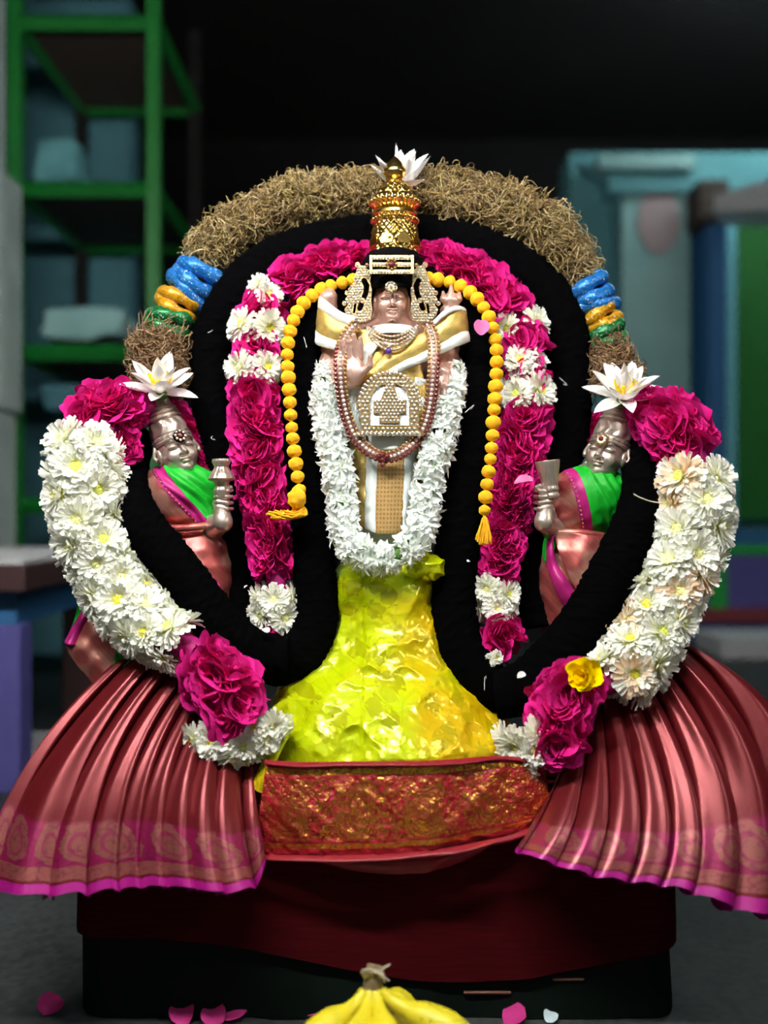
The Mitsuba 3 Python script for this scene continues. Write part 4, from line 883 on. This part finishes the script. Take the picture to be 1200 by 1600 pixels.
def path_frame(path, n):
    """garland centre line from (px, row, y, radius px) -> points, tangents, side (screen-ish), out (towards the front)"""
    p = np.array([[*W(a, b, y), S(r, y)] for a, b, y, r in path]); c = spline(p, n)
    pts, R = c[:, :3], c[:, 3]; t = np.gradient(pts, axis=0); t /= np.linalg.norm(t, axis=1, keepdims=True)
    out = np.array([0, -1, 0]) - t * (t @ np.array([0, -1, 0]))[:, None]; out /= np.linalg.norm(out, axis=1, keepdims=True)
    return pts, R, t, np.cross(t, out), out
def flowers(garland, name, protos, path, step, angles, size, sink=.45, group_eye=None, jitter=.18, tilt=.25, aj=.25):
    pts, R, t, sd, out = path_frame(path, 200)
    L = np.r_[0, np.cumsum(np.linalg.norm(np.diff(pts, axis=0), axis=1))]
    s, row = 0.0, 0
    while s <= L[-1]:
        i = int(np.searchsorted(L, s)); i = min(i, 199)
        for a in angles[row % len(angles)]:
            a = a + rng.normal(0, aj * .4); n = out[i] * math.cos(a) + sd[i] * math.sin(a)
            n2 = n + t[i] * rng.normal(0, tilt) + sd[i] * rng.normal(0, tilt * .5)
            p = pts[i] + n * R[i] * sink + t[i] * rng.normal(0, jitter) * R[i]
            sc = R[i] * size * rng.uniform(.9, 1.1)
            k = copy(f'{garland}__{name}', protos[int(rng.integers(len(protos)))], mat(p, n2, rng.uniform(0, 6.28), sc))
            if group_eye: copy(f'{k}__flower_eye', group_eye[int(rng.integers(len(group_eye)))], np.array(scene[k]['to_world'].matrix).reshape(4, 4))
        s += step * R[i]; row += 1
def core(garland, name, path, k, m, n=60):
    pts, R, *_ = path_frame(path, n); obj(name, tube(pts, R * k, 10), m, True, garland)
ROSE_A = [[-1.35, -.45, .45, 1.35], [-.9, 0, .9, 2.2, -2.2]]
MUM_A = [[-.72, .72, 1.9, -1.9], [-1.45, 0, 1.45, 2.6, -2.6]]
stem_green = M('stem_green', pr((.08, .20, .03), .7))

# rose and chrysanthemum arch behind the central statue
ra = thing('flower_arch', 'arched garland of magenta roses banded with white chrysanthemums around the central statue', 'garland')
def seg(*a): return list(a)
def rosy(g, path, **k): flowers(g, 'rose', roses, path, **{**dict(step=.62, angles=ROSE_A, size=.88, sink=.42), **k})
def white(g, path, protos=None, **k): flowers(g, 'chrysanthemum', protos or mums[:5], path, **{**dict(step=.70, angles=MUM_A, size=.75, sink=.70, group_eye=eyes, jitter=.08, tilt=.15), **k})
full_arch = [(432, 975, -.03, 36), (432, 930, -.03, 36), (428, 860, -.025, 36), (414, 780, -.018, 39), (404, 700, -.01, 41), (398, 610, .0, 41), (400, 540, .008, 41), (410, 490, .014, 39), (436, 448, .022, 38), (490, 425, .03, 34), (560, 412, .036, 32),
             (620, 406, .04, 30), (680, 412, .036, 33), (735, 437, .03, 38), (785, 480, .022, 40), (815, 520, .014, 37), (822, 575, .006, 38), (820, 640, .0, 39), (808, 720, -.01, 38), (795, 800, -.018, 36), (780, 880, -.025, 34), (774, 945, -.03, 34), (784, 1012, -.034, 40)]
core(ra, 'inner_cord', full_arch, .45, rose_m if False else magenta_cloth, 120)
rosy(ra, [(430, 982, -.03, 30), (432, 972, -.03, 30)])
white(ra, [(431, 958, -.03, 37), (432, 915, -.03, 35)])
rosy(ra, [(430, 880, -.026, 35), (426, 850, -.025, 36), (414, 780, -.018, 39), (404, 700, -.01, 41), (398, 612, .0, 42)])
white(ra, [(399, 578, .003, 40), (399, 566, .004, 40)]); rosy(ra, [(399, 548, .007, 37), (400, 540, .008, 37)], angles=[[-1, 0, 1]])
white(ra, [(402, 518, .010, 40), (404, 508, .011, 40)]); rosy(ra, [(410, 486, .014, 34), (413, 480, .015, 34)], angles=[[-1, 0, 1]])
white(ra, [(416, 463, .018, 32), (422, 456, .018, 32)], angles=[[-.9, .2], [.9, 2, -2]])
rosy(ra, [(450, 445, .024, 36), (490, 425, .03, 34), (560, 412, .036, 32)]); rosy(ra, [(672, 408, .036, 30), (735, 437, .03, 39), (790, 482, .021, 40)])
white(ra, [(812, 510, .015, 37), (816, 522, .014, 37)]); rosy(ra, [(820, 543, .010, 36), (822, 551, .009, 36)], angles=[[-1, 0, 1]])
white(ra, [(815, 570, .006, 34), (818, 578, .005, 34)], angles=[[-.9, .1], [1, 2, -2]]); rosy(ra, [(824, 593, .004, 36), (824, 601, .003, 36)], angles=[[-1, .1, 1]])
white(ra, [(822, 617, .002, 40), (822, 626, .001, 40)])
rosy(ra, [(820, 655, -.001, 39), (808, 720, -.01, 38), (795, 800, -.018, 35), (780, 880, -.025, 32), (778, 898, -.026, 31)])
white(ra, [(774, 926, -.03, 33), (772, 966, -.032, 34)])
rosy(ra, [(779, 996, -.034, 40), (790, 1016, -.034, 42)])
white(ra, [(768, 1027, -.058, 16), (769, 1032, -.058, 16)], angles=[[-.4, .5]])

# outer garlands hung on the consorts
g = thing('side_garland', 'thick rose and white chrysanthemum garland on the consort by the green rack', 'garland', None)
gl = [(238, 650, .03, 34), (180, 640, -.035, 42), (140, 665, -.045, 46), (133, 720, -.055, 54), (135, 780, -.06, 54), (150, 850, -.065, 52), (185, 925, -.07, 52), (235, 980, -.08, 50), (300, 1015, -.10, 46), (345, 1070, -.12, 58), (378, 1140, -.125, 56)]
core(g, 'inner_cord', gl, .45, magenta_cloth, 100)
rosy(g, [(300, 700, .03, 22), (288, 660, .036, 24), (262, 645, .036, 26), (235, 640, .03, 30)], size=.85); rosy(g, [(192, 642, -.022, 42), (172, 642, -.033, 46), (138, 655, -.042, 44)]); rosy(g, [(196, 700, -.036, 24), (190, 676, -.036, 28)])
rosy(g, [(324, 742, .02, 16), (314, 715, .024, 18), (304, 690, .028, 20)])
white(g, [(135, 700, -.052, 54), (133, 740, -.057, 55), (137, 790, -.061, 55), (150, 850, -.065, 53), (185, 925, -.07, 52), (235, 978, -.08, 51), (292, 1008, -.098, 44)])
rosy(g, [(325, 1045, -.115, 48), (352, 1078, -.12, 60), (372, 1104, -.124, 52)], size=.8)
white(g, [(322, 1146, -.118, 30), (345, 1160, -.122, 32), (385, 1156, -.124, 32), (424, 1122, -.122, 30)], size=.85, step=.75, angles=[[-.6, .7], [0, -1.4, 1.5]])
g2 = thing('side_garland', 'thick rose and white chrysanthemum garland with one yellow flower in it', 'garland', None)
gr = [(975, 655, .03, 30), (1030, 655, -.035, 48), (1075, 700, -.048, 52), (1084, 760, -.056, 52), (1078, 840, -.062, 52), (1048, 915, -.07, 52), (1012, 985, -.08, 52), (965, 1055, -.10, 52), (895, 1085, -.12, 46), (860, 1130, -.125, 50), (822, 1172, -.125, 40)]
core(g2, 'inner_cord', gr, .45, magenta_cloth, 100)
rosy(g2, [(916, 700, .03, 18), (925, 680, .034, 20), (945, 660, .036, 24), (985, 645, .02, 30)]); rosy(g2, [(1008, 645, -.018, 36), (1042, 660, -.036, 50), (1078, 705, -.046, 52)], size=.85)
white(g2, protos=mums, path=[(1084, 752, -.054, 53), (1084, 800, -.059, 53), (1076, 850, -.063, 53), (1048, 915, -.07, 53), (1014, 985, -.08, 53), (978, 1042, -.095, 53), (955, 1078, -.10, 44)])
rosy(g2, [(902, 1068, -.112, 38), (884, 1084, -.118, 46), (876, 1120, -.125, 52), (862, 1150, -.126, 44)], size=.85)
white(g2, [(818, 1150, -.122, 40), (826, 1172, -.122, 42), (842, 1200, -.122, 34)], size=.75, step=.5)
m, c = rose_mesh(901, 18, .7); yk = mikit.ply(m, rose_m, True, None, np.tile((.80, .62, .0), (len(c), 1)) * (c[:, :1] / .55))
part_label(copy(f'{g2}__yellow_flower', yk, mat(W(914, 1055, -.145), (-.5, -1, .1), 0, S(24))), 'small bright yellow flower')

# jasmine loop on the central statue
jg = thing('jasmine_garland', 'white star jasmine garland hanging in a loop in front of the central statue', 'garland')
jp = [(508, 575, -.020, 17), (510, 620, -.030, 24), (518, 690, -.040, 27), (530, 750, -.048, 27), (536, 810, -.056, 26), (548, 852, -.066, 27), (584, 872, -.072, 27), (622, 866, -.072, 27), (652, 838, -.064, 27), (664, 790, -.052, 26), (676, 730, -.046, 27), (692, 670, -.04, 26), (706, 610, -.03, 23), (711, 572, -.020, 16)]
core(jg, 'inner_cord', jp, .4, stem_green, 90)
flowers(jg, 'jasmine_flower', jas, jp, .5, [[-1.25, -.4, .5, 1.3], [-.85, .05, .9, 2.4]], .80, .6, None, .2, .4)

# yellow bead arch
yg = thing('bead_garland', 'arched string of yellow wool balls ending in two tassels around the central statue', 'garland')
yp = [(468, 765, -.062, 11), (461, 715, -.058, 11), (455, 660, -.052, 11), (451, 600, -.046, 11), (449, 548, -.038, 11), (458, 502, -.028, 11), (478, 470, -.016, 11), (508, 450, -.006, 11), (545, 440, .004, 11), (612, 433, .024, 10), (672, 436, .004, 11), (708, 442, -.006, 11), (738, 460, -.014, 11), (762, 492, -.028, 11), (774, 530, -.036, 11.5), (776, 575, -.044, 11.5), (772, 640, -.052, 11.5), (768, 700, -.058, 11), (760, 765, -.066, 11), (757, 800, -.069, 10)]
pts, R, t, sd, out = path_frame(yp, 400); L = np.r_[0, np.cumsum(np.linalg.norm(np.diff(pts, axis=0), axis=1))]
obj('string', tube(pts[::6], .0016, 6), yellow_fuzz, True, yg)
def fuzzy(seed):
    m = trimesh.creation.icosphere(3, 1.0); v = m.vertices; m.vertices = v * (1 + .12 * nz(v + seed * 9, 2.2, seed) + .05 * nz(v + seed, 9, seed))[:, None]; return mikit.ply(m, yellow_fuzz, True)
balls = [fuzzy(k) for k in range(5)]
for s in np.arange(0, L[-1], S(18.8)):
    i = min(int(np.searchsorted(L, s)), 399); k = rng.uniform(.9, 1.1)
    copy(f'{yg}__bead', balls[int(rng.integers(5))], mat(pts[i], t[i], rng.uniform(0, 6), R[i] * k, .9))
def tassel(p0, dirs, length, n, spread, seed):
    r_ = np.random.default_rng(seed); out_ = []
    for k in range(n):
        a = np.array([r_.normal(0, 1), r_.normal(0, 1), r_.normal(0, .3)]) * spread
        q = np.array([p0, p0 + np.array(dirs[0]) * length * .4 + a * .7, p0 + (np.array(dirs[0]) + dirs[1]) * length * .5 * r_.uniform(.85, 1.1) + a * 1.3])
        out_.append(tube(spline(q, 7) + r_.normal(0, .0004, (7, 3)), .0010, 4))
    return cat(out_)
obj('tassel', tassel(W(757, 806, -.070), [(0, -.05, -1), (-.06, 0, -1)], S(38), 90, .0022, 3), yellow_fuzz, True, yg)
kn = trimesh.creation.icosphere(3, 1.0); kn.vertices *= [.0125, .0095, .0115]; kn.vertices *= (1 + .3 * nz(kn.vertices, 260, 3))[:, None]
obj('tassel_knot', moved(kn, mat(W(464, 779, -.066))), yellow_fuzz, True, yg)
obj('tassel', tassel(W(472, 790, -.066), [(-.3, 0, -.7), (-1.0, 0, .1)], S(44), 190, .0048, 5), yellow_fuzz, True, yg)

# black wool garlands
def wool(name, label, path, seed):
    pts, R, t, sd, out = path_frame(path, max(90, int(len(path) * 26)))
    th = np.arange(40)
    m = tube(pts, R * .93, 44, bump=lambda v: .0052 * np.abs(nz(v, 150, seed)) + .0032 * np.abs(nz(v, 330, seed + 3)))
    return tag(obj(name, m, black_wool), label, 'garland')
wool('black_garland', 'thick black wool garland arching high behind the statue under the brown root garland', [(384, 985, .0, 30), (372, 900, .012, 30), (362, 800, .02, 30), (346, 700, .03, 34), (330, 600, .038, 34), (342, 510, .042, 36), (385, 440, .046, 36), (460, 392, .05, 33), (545, 372, .054, 32), (620, 366, .056, 32), (700, 376, .054, 36), (780, 402, .05, 38), (850, 455, .046, 38), (884, 520, .042, 38), (890, 610, .036, 36), (880, 700, .026, 36), (850, 790, .018, 34), (838, 880, .01, 32), (846, 980, .0, 32)], 1)
wool('black_garland', 'inner black wool garland between the yellow bead string and the jasmine', [(410, 1032, -.052, 30), (455, 1030, -.05, 38), (490, 985, -.04, 36), (492, 900, -.03, 34), (484, 800, -.02, 34), (474, 700, -.008, 34), (470, 600, .006, 36), (484, 510, .02, 36), (540, 455, .03, 34), (612, 440, .034, 30), (690, 455, .03, 34), (735, 510, .02, 34), (744, 600, .006, 36), (738, 700, -.008, 34), (722, 800, -.02, 36), (710, 900, -.03, 36), (714, 990, -.04, 38), (745, 1055, -.05, 40), (785, 1082, -.052, 34)], 2)
wool('black_garland', 'black wool garland slung diagonally over the consort beside the green rack', [(216, 686, .02, 30), (200, 740, -.016, 32), (212, 805, -.05, 36), (258, 865, -.064, 36), (305, 925, -.07, 36), (350, 985, -.072, 38), (400, 1020, -.072, 36), (450, 1030, -.07, 34)], 3)
wool('black_garland', 'black wool garland slung diagonally over the consort beside the shrine', [(985, 700, .0, 24), (1004, 750, -.025, 32), (992, 820, -.05, 36), (962, 885, -.064, 38), (925, 955, -.07, 40), (882, 1015, -.074, 42), (830, 1066, -.076, 42), (775, 1086, -.072, 38)], 4)

# brown root garland with glittering ribbon wraps
rt = thing('root_garland', 'outermost arched garland of frizzy brown roots wrapped with blue, amber and green glitter ribbon', 'garland')
def fibres(path, n, seed, hue):
    r_ = np.random.default_rng(seed); pts, R, t, sd, out = path_frame(path, 160); strands, cols = [], []
    for k in range(n):
        i = int(r_.integers(0, 160)); a = r_.uniform(-math.pi, math.pi) if r_.random() < .25 else r_.normal(0, 1.1); d = out[i] * math.cos(a) + sd[i] * math.sin(a)
        lump = 1 + .5 * (meshkit.noise(pts[i] * 34 + d * .9, seed) - .5); p = pts[i] + d * R[i] * lump * r_.uniform(.6, 1.0); dirn = d * r_.uniform(-.4, .35) + t[i] * r_.normal(0, .9) + np.cross(d, t[i]) * r_.normal(0, .9)
        dirn /= np.linalg.norm(dirn); curl = np.cross(dirn, r_.normal(0, 1, 3)); curl /= np.linalg.norm(curl); q = [p]; ln = R[i] * r_.uniform(.5, 1.25) / 8; wv = r_.uniform(.2, 1.0)
        for j in range(8):
            off_ = q[-1] - pts[i]; far = np.linalg.norm(off_ - t[i] * (off_ @ t[i])) / (R[i] * lump)
            dirn = dirn + curl * wv + r_.normal(0, .25, 3) - d * (1.2 * max(0, far - 1.0) / .25); dirn /= np.linalg.norm(dirn); q.append(q[-1] + dirn * ln)
        m = tube(np.array(q), np.linspace(r_.uniform(.0005, .0011), .0004, 9), 3, False); strands.append((m.vertices, m.faces))
        cols.append(np.tile(np.array(hue[int(r_.integers(len(hue)))]) * r_.uniform(.6, 1.25), (len(m.vertices), 1)))
    off = np.cumsum([0] + [len(v) for v, _ in strands]); return TM(np.vstack([v for v, _ in strands]), np.vstack([f + o for (_, f), o in zip(strands, off)])), np.vstack(cols)
TAN = [(.36, .25, .10), (.28, .185, .07), (.46, .36, .19), (.17, .105, .04), (.34, .27, .09)]; BRN = [(.30, .17, .08), (.22, .12, .06), (.36, .24, .12), (.14, .08, .04)]
ul = [(312, 408, .05, 30), (355, 368, .054, 34), (420, 332, .058, 38), (500, 308, .062, 36), (580, 300, .064, 34), (620, 300, .066, 34), (690, 310, .064, 40), (770, 326, .06, 44), (840, 358, .056, 44), (885, 402, .052, 38), (908, 432, .05, 32)]
segs = [(ul, 6500, TAN), ([(256, 525, .03, 36), (250, 560, .026, 44), (246, 610, .02, 42)], 1300, BRN), ([(950, 540, .03, 28), (958, 568, .026, 36), (962, 610, .02, 36)], 900, BRN)]
dark_root = M('dark_root', pr((.09, .06, .03), .9))
for k, (p, n, hue) in enumerate(segs):
    core(rt, 'root_core', p, .78, dark_root, 60); m, c = fibres(p, n, 40 + k, hue); part_label(obj('root_fibre', m, fibre_m, True, rt, color=c), None, 'stuff')
def coil(c, r, n_out, minor, m, label, tiltv, k, seed):
    """one padded turn of ribbon round the garland: an open torus in the plane square to the garland"""
    r_ = np.random.default_rng(seed); cw = W(*c); ax = np.asarray(tiltv, float); ax /= np.linalg.norm(ax)
    o = np.array([0, -1, 0]) - ax * (ax @ np.array([0, -1, 0])); o /= np.linalg.norm(o); s = np.cross(ax, o)
    for j in range(k):
        a = np.linspace(-2.6, 2.6, 44); off = (j - (k - 1) / 2) * S(minor) * 1.5
        rr_ = S(r) * (1 + .06 * np.sin(a * 2 + j * 2.1))
        p = cw + ax * (off + S(minor) * .5 * np.sin(a * 1.3 + j * 1.7))[:, None] + o * (rr_ * np.cos(a))[:, None] + s * (rr_ * np.sin(a))[:, None]
        key = obj('ribbon_turn', tube(p, S(minor) * (1 + .14 * np.sin(a * 5 + j)), 14, bump=lambda v: .0016 * nz(v, 170, seed + j) + .0008 * nz(v, 420, seed + j)), m, True, rt)
        part_label(key, label)
coil((305, 442, .048), 31, 0, 13, blue_gl, 'blue glitter ribbon turn', (-.62, 0, -.78), 3, 1)
coil((279, 476, .044), 29, 0, 11, amber_gl, 'amber glitter ribbon turn', (-.55, 0, -.83), 2, 2)
coil((264, 505, .04), 30, 0, 11, green_gl, 'green glitter ribbon turn', (-.35, 0, -.94), 2, 3)
coil((921, 466, .048), 30, 0, 12, blue_gl, 'blue glitter ribbon turn', (.35, 0, -.94), 3, 4)
coil((936, 499, .044), 26, 0, 11, amber_gl, 'amber glitter ribbon turn', (.42, 0, -.9), 2, 5)
coil((946, 527, .04), 26, 0, 11, green_gl, 'green glitter ribbon turn', (.25, 0, -.97), 2, 6)

# water lilies
stamen_m = M('stamen', pr((.90, .66, .01), .6))
def lily(label, pos, n, size, roll, whorls, seed, stamens=True):
    r_ = np.random.default_rng(seed); t = thing('water_lily', label, 'flower'); Mx = mat(W(*pos), n, roll, S(size))
    for cnt, L, el, ph in whorls:
        for k in range(cnt):
            m, uv = petal_patch(L * r_.uniform(.9, 1.08), lambda v: .19 * np.sin(np.clip(.10 + .9 * v, 0, 1) * math.pi * .9995) ** .8, 7, 12, math.radians(el + r_.normal(0, 7)), r_.uniform(-.5, .1), .6, ph + (k + r_.uniform(-.2, .2)) * 2 * math.pi / cnt, .015, seed * 7 + k, r0=.05)
            pink = el < 30 and r_.random() < .4; c = colour(uv, (.85, .66, .72) if pink else (.90, .90, .86), (.94, .94, .95), .8)
            obj('petal', moved(m, Mx), lily_m, True, t, color=c)
    if stamens:
        for k in range(14):
            a = k * 2.399; e_ = .08 * math.sqrt(k)
            q = np.array([[.03 * math.cos(a), .03 * math.sin(a), .05], [e_ * .6 * math.cos(a), e_ * .6 * math.sin(a), .25], [e_ * 1.0 * math.cos(a), e_ * 1.0 * math.sin(a), .52]])
            obj('stamen', moved(tube(q, [.05, .065, .04], 6), Mx), stamen_m, True, t)
    sp = trimesh.creation.icosphere(2, 1.0); sp.vertices *= [.2, .2, .12]; sp.apply_translation([0, 0, -.04])
    part_label(obj('calyx', moved(sp, Mx), stem_green, True, t), 'green calyx')
lily('white water lily on the crown of the consort by the green rack', (250, 614, -.022), (.12, -.62, .75), 64, .4, [(5, .95, 66, .3), (5, 1.0, 42, .9), (6, 1.0, 10, .1)], 11)
lily('white water lily on the crown of the consort by the shrine', (973, 624, -.022), (-.04, -.66, .72), 64, .1, [(6, .95, 64, .2), (6, 1.0, 40, .6), (7, .95, 12, .1)], 12)
lily('white water lily tucked behind the finial of the gold crown', (624, 300, .036), (.04, -.45, .9), 74, .3, [(5, .95, 72, .2), (6, .95, 50, .5), (5, .9, 26, .1)], 13, False)

# bananas on a tray at the front
tr = thing('metal_tray', 'round metal tray under the banana bunch on the floor before the pedestal', 'tray')
yc = -.262; tc = np.array([W(600, 0, yc)[0], yc, .001])
obj('dish', lathe([(.045, 0), (.060, .002), (.066, .010), (.070, .011), (.071, .0135), (.068, .0135), (.063, .012), (.057, .005), (.002, .0045)], 64).apply_translation(tc), tray_m, 40, tr)
bn = thing('banana_bunch', 'bunch of yellow bananas with a dark cut stem on the metal tray', 'fruit')
tip = W(583, 1538, -.235)
ends = [(-.062, -.050, -.068), (-.020, -.085, -.072), (.018, -.078, -.074), (.088, -.035, -.068), (.030, .02, -.075)]
for k, e in enumerate(ends):
    e = np.array(e); a = tip + np.array([(k - 1.5) * .0046 if k < 4 else .003, -.003 if k < 4 else .006, -.004]); b = tip + e; b[2] = max(b[2], .022)
    p = spline(np.array([a, a * .80 + b * .20 + [e[0] * .03, -.001, .001], a * .5 + b * .5 + [e[0] * .16, e[1] * .14, .008], a * .22 + b * .78 + [e[0] * .14, e[1] * .12, .007], b]), 30)
    r = .0140 * np.interp(np.linspace(0, 1, 30), [0, .10, .22, .36, .55, .8, .93, 1], [.34, .36, .48, .86, 1, .92, .5, .24])
    m = tube(p, r, 18, bump=lambda v: 0 * v[..., 0]); obj('banana', m, banana_m, 40, bn)
st_ = tube(spline(np.array([tip + [0, 0, -.008], tip + [.0, .001, .004], tip + [.002, .002, .014]]), 12), np.linspace(.0085, .0075, 12), 12, bump=lambda v: .002 * nz(v, 300, 2))
part_label(obj('cut_stem', st_, stem_m, True, bn), 'dark brown cut stem')
for k in range(6):
    a = tip + [-.006 + .003 * k, -.004, .008]; q = np.array([a, a + [rng.normal(0, .004), -.003, .006], a + [rng.normal(.004, .006), -.003, rng.normal(.004, .004)]])
    part_label(obj('stem_shred', tube(spline(q, 8), np.linspace(.0014, .0005, 8), 5), dry_m, True, bn), 'pale dry shred on the stem')

# loose petals and scraps
def loose(name, label, cat_, p, n, size, m, col, seed, group=None):
    me, uv = petal_patch(1.0, lambda v: .5 * np.sin(np.clip(.08 + .92 * v, 0, 1) * math.pi * .97) ** .6, 8, 8, .25, .5, .35, 0, .06, seed); me.vertices -= [.5, 0, 0]
    me = solid(me, .02); c = np.vstack([colour(uv, np.array(col) * .8, col, 1)] * 2)
    tag(obj(name, moved(me, mat(p, n, rng.uniform(0, 6), S(size))), m, True, None, None, c), label, cat_, group)
PK = (.70, .06, .30)
loose('rose_petal', 'pale pink petal stuck on the yellow bead string beside the raised three-lobed hand', 'petal', W(752, 512, -.045), (.1, -1, .2), 24, rose_m, (.80, .22, .48), 1)
loose('rose_petal', 'pale pink petal caught on the raised hand of the consort by the shrine', 'petal', W(818, 753, -.062), (-.2, -.45, 1), 27, rose_m, (.80, .22, .45), 2)
for px, row, y, lab in ((487, 1578, -.18, 'magenta petal on the floor, just beside the banana bunch towards the rack'), (284, 1588, -.17, 'dull magenta petal on the floor, outermost of the cluster below the maroon cloth'), (332, 1590, -.19, 'magenta petal in the middle of the floor cluster below the maroon cloth'),
                     (366, 1584, -.18, 'bright magenta petal on the floor cluster, closest to the bananas'), (803, 1592, -.18, 'small magenta petal on the floor on the shrine side of the bananas'), (80, 1573, -.16, 'dim red petal alone on the floor below the pleated skirt by the rack')):
    d = D + y; yy = (ZC - .004) * F / (row - 800) - D
    loose('rose_petal', lab, 'petal', W(px, row, yy) * [1, 1, 0] + [0, 0, .006], (rng.normal(0, .3), -.5, 1), 34, rose_m, PK, int(px))
yy = (ZC - .004) * F / (1405 - 800) - D
loose('rose_petal', 'pink petal on the floor beside the hem of the skirt by the shrine', 'petal', W(1143, 1405, yy) * [1, 1, 0] + [0, 0, .006], (0, -.3, 1), 26, rose_m, PK, 9)
yy = (ZC - .004) * F / (1590 - 800) - D
loose('white_petal', 'tiny bluish white petal on the floor at the bottom edge', 'petal', W(860, 1592, yy) * [1, 1, 0] + [0, 0, .005], (0, -.6, 1), 20, lily_m, (.6, .75, .8), 5)
for px, row, y, sz, lab in ((815, 1056, -.125, 13, 'white petal scrap lying on the bottom of the black garland by the shrine'), (415, 985, -.09, 12, 'white petal scrap on the black garland under the white flowers'),
                            (732, 877, -.072, 6, 'white speck on the black garland beside the rose arch below the tassel'), (384, 917, -.06, 6, 'white speck on black wool beside the white flowers at the end of the rose arch')):
    loose('petal_scrap', lab, 'petal', W(px, row, y), (rng.normal(0, .4), -.5, .9), sz, lily_m, (.75, .75, .72), int(row))
lints = [(478, 540, -.036, 'on the inner black wool beside the raised pointed hand'), (735, 640, -.05, 'on the inner black wool beside the jasmine'), (388, 690, -.005, 'on black wool beside the rose arch on the rack side'),
         (325, 520, .0, 'high on the outer black wool near the green ribbon'), (332, 682, -.008, 'on the outer black wool beside the small bronze lotus bud'), (880, 600, -.004, 'on the outer black wool near the lily by the shrine'), (760, 1060, -.104, 'at the lowest bend of the black wool by the shrine')]
for px, row, y, where in lints:
    p = W(px, row, y); q = np.array([p, p + [rng.normal(0, .003), 0, rng.normal(0, .003)], p + [rng.normal(0, .005), -.001, rng.normal(0, .005)]])
    tag(obj('lint_thread', tube(spline(q, 8), .0004, 5), lint_m, True), 'tiny pale thread of lint ' + where, 'thread', 'lint threads on the black wool')
p = W(990, 772, -.095); q = np.array([p, p + [.012, -.003, -.006], p + [.028, -.004, -.009]])
tag(obj('loose_root_thread', tube(spline(q, 12), .0007, 6), dry_m, True), 'pale root thread lying across the black garland to the white flowers by the shrine', 'thread')
print('entries', len(scene), 'triangles', sum(len(meshkit.WRITTEN[v['filename']][1]) for v in scene.values() if v.get('type') == 'ply'))
